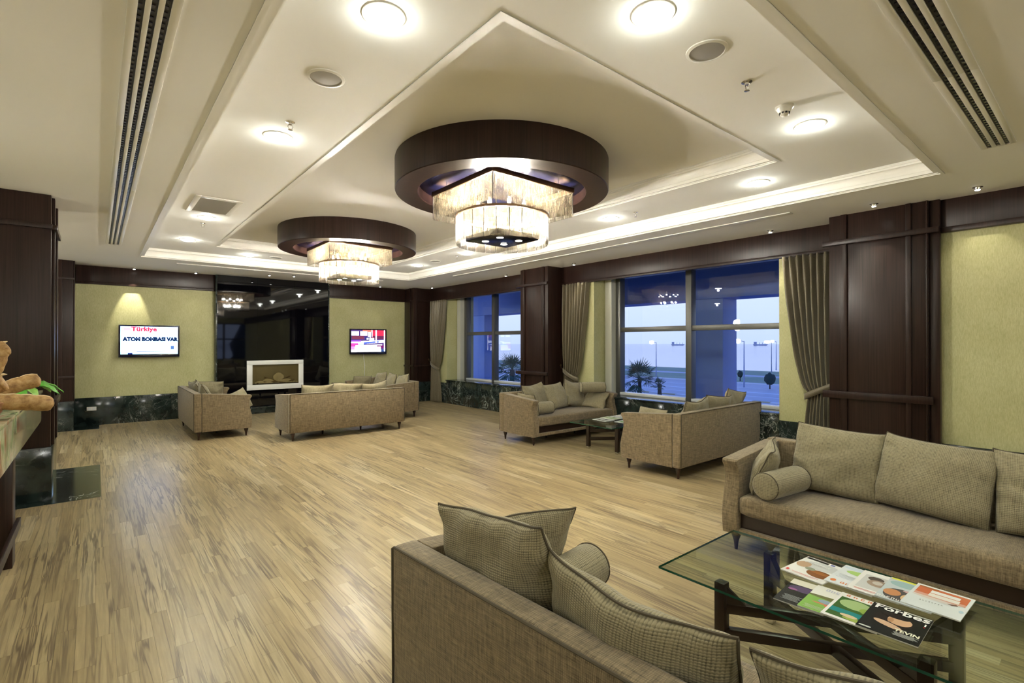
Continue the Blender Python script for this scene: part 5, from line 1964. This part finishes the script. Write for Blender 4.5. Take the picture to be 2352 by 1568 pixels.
def palm(x, y, zc, rad, label, n=26, seed=0, zb=ZG):
    rnd = random.Random(seed)
    t = thing('palm_tree', label, 'palm tree', (x, y, zb), 0, 'fan palms outside')
    h = zc - zb
    MB().lathe([(0.34, 0), (0.30, h * 0.3), (0.26, h * 0.7), (0.36, h * 0.9), (0.28, h)], 12).build('trunk', 'palm_trunk', t, smooth=True)
    for k in range(n):
        a = 2 * PI * k / n * 2.618 + rnd.uniform(-0.2, 0.2)
        el = R(rnd.uniform(-45, 78))
        L = rad * rnd.uniform(0.72, 1.0)
        d = Vector((math.cos(a) * math.cos(el), math.sin(a) * math.cos(el), math.sin(el)))
        p0 = Vector((0, 0, h - 0.1))
        p1 = p0 + d * L * 0.42
        side = d.cross(Vector((0, 0, 1)))
        if side.length < 0.05:
            side = Vector((1, 0, 0))
        side.normalize()
        upv = side.cross(d)
        mb = MB()
        mb.tube([tuple(p0), tuple(p1)], 0.03, 4)
        nf = 13
        for i in range(nf):
            f = -1 + 2 * i / (nf - 1)
            ang = f * R(82)
            dr = d * math.cos(ang) + side * math.sin(ang)
            e_ = p1 + dr * L * 0.62 * (1 - 0.25 * abs(f)) - Vector((0, 0, 0.10 * L * (1 + abs(f))))
            wv = (upv * 0.02 + side * math.cos(ang) * 0.042 * L - d * math.sin(ang) * 0.042 * L)
            m_ = p1 + (e_ - p1) * 0.45 + Vector((0, 0, 0.02))
            mb.poly([tuple(p1), tuple(m_ + wv * 0.5), tuple(e_), tuple(m_ - wv * 0.5)])
        mb.build('frond', 'palm_leaf', t, fix=False)
    return t


palm(64.9, 47.4, -3.7, 4.0, 'fan palm seen through the lower left pane of the big window', 34, 1)
palm(66.5, 44.9, -4.6, 1.7, 'low fan palm right of the taller palm by the road', 16, 2)
palm(40.0, 48.3, -1.6, 3.0, 'fan palm seen through the farther window', 30, 3)
palm(58.0, 52.6, -4.1, 2.8, 'fan palm at the left frame of the big window', 24, 4)


def street_lamp(x, y, ztop, label, r=0.42):
    t = thing('street_lamp', label, 'street lamp', (x, y, ZG), 0, 'lit street lamps by the shore')
    h = ztop - ZG
    MB().lathe([(0.16, 0), (0.14, 0.6), (0.09, h * 0.6), (0.07, h)], 10).build('pole', 'pole_grey', t, smooth=True)
    MB().tube([(0, 0, h - 0.1), (-0.2, 0.5, h + 0.05), (-0.3, 1.0, h)], 0.06, 6).build('arm', 'pole_grey', t, smooth=True)
    MB().lathe([(0.02, h - 0.45), (r * 0.8, h - 0.3), (r, h), (r * 0.8, h + 0.3), (0.02, h + 0.42)], 14, (-0.3, 1.0)).build('lamp_head', 'street_lamp_glow', t, smooth=True)


street_lamp(102.4, 70.1, 1.95, 'lit street lamp in the left half of the big window', 0.55)
street_lamp(92.0, 44.1, 2.1, 'lit street lamp right of the outdoor pillar', 0.5)
street_lamp(145.0, 61.8, 2.1, 'tall lit street lamp at the right edge of the big window, brighter one', 0.85)
street_lamp(158.0, 66.0, 2.3, 'lit street lamp at the right edge of the big window, fainter one', 0.6)


def street_tree(x, y, h, r, label, seed):
    rnd = random.Random(seed)
    t = thing('street_tree', label, 'tree', (x, y, ZG), 0, 'small roadside trees')
    MB().lathe([(0.12, 0), (0.08, h)], 8).build('trunk', 'palm_trunk', t)
    bm = bmesh.new()
    bmesh.ops.create_icosphere(bm, subdivisions=3, radius=r)
    for v in bm.verts:
        n = v.co.normalized()
        v.co = v.co * (1 + 0.28 * noise.noise(n * 2.6 + Vector((seed, 0, 0)))) + n * rnd.uniform(-0.08, 0.08) * r
        v.co.z = v.co.z * 1.25 + h
    bm_obj('crown', bm, 'tree_leaf', t, uv=False)


street_tree(92.0, 39.5, 1.75, 0.85, 'small round tree on the road strip at the right of the big window', 1)
street_tree(106.3, 51.8, 1.5, 0.55, 'tiny tree beside the outdoor pillar', 2)
street_tree(104.0, 56.5, 1.6, 0.9, 'small tree by the window mullion', 5)


def ship(x, y, L, label):
    t = thing('cargo_ship', label, 'ship', (x, y, ZG - 0.9), R(-52), 'ships on the horizon')
    MB().prism([(-L / 2, 6), (-L / 2 + 5, 0), (L / 2 - 8, 0), (L / 2, 7)], 'y', -7, 7).build('hull', 'ship_hull', t)
    MB().box(-L / 2 + 4, -L / 2 + 14, -6, 6, 6, 17).build('deck_house', 'ship_hull', t)
    for k in range(3):
        MB().box(-L / 2 + 26 + k * 12, -L / 2 + 27.5 + k * 12, -1, 1, 6, 14).build('mast', 'ship_hull', t)


ship(2450 * 0.86, 2450 * 0.54, 62, 'faint cargo ship on the horizon left of the outdoor pillar')
ship(2450 * 0.94, 2450 * 0.42, 62, 'faint cargo ship on the horizon right of the outdoor pillar')
# trees outside the window behind the viewer, seen in the black panel
for k, (x, y, r) in enumerate(((4.0, -22, 3.2), (12.6, -24, 3.6), (20.5, -27, 3.4))):
    t = thing('street_tree', 'dark garden tree beyond the window behind the viewer', 'tree', (x, y, ZG), 0, 'garden trees behind the viewer')
    MB().lathe([(0.25, 0), (0.18, 6)], 8).build('trunk', 'palm_trunk', t)
    bm = bmesh.new()
    bmesh.ops.create_icosphere(bm, subdivisions=3, radius=r)
    for v in bm.verts:
        n = v.co.normalized()
        v.co = v.co * (1 + 0.3 * noise.noise(n * 2.6 + Vector((k * 7, 0, 0))))
        v.co.z += 7.0
    bm_obj('crown', bm, 'tree_leaf', t, uv=False)
struct(MB().box(-60, 8.4, -90, YN - 0.3, ZG - 0.3, ZG).build('garden_ground', 'verge_grass'), 'grass behind the building')
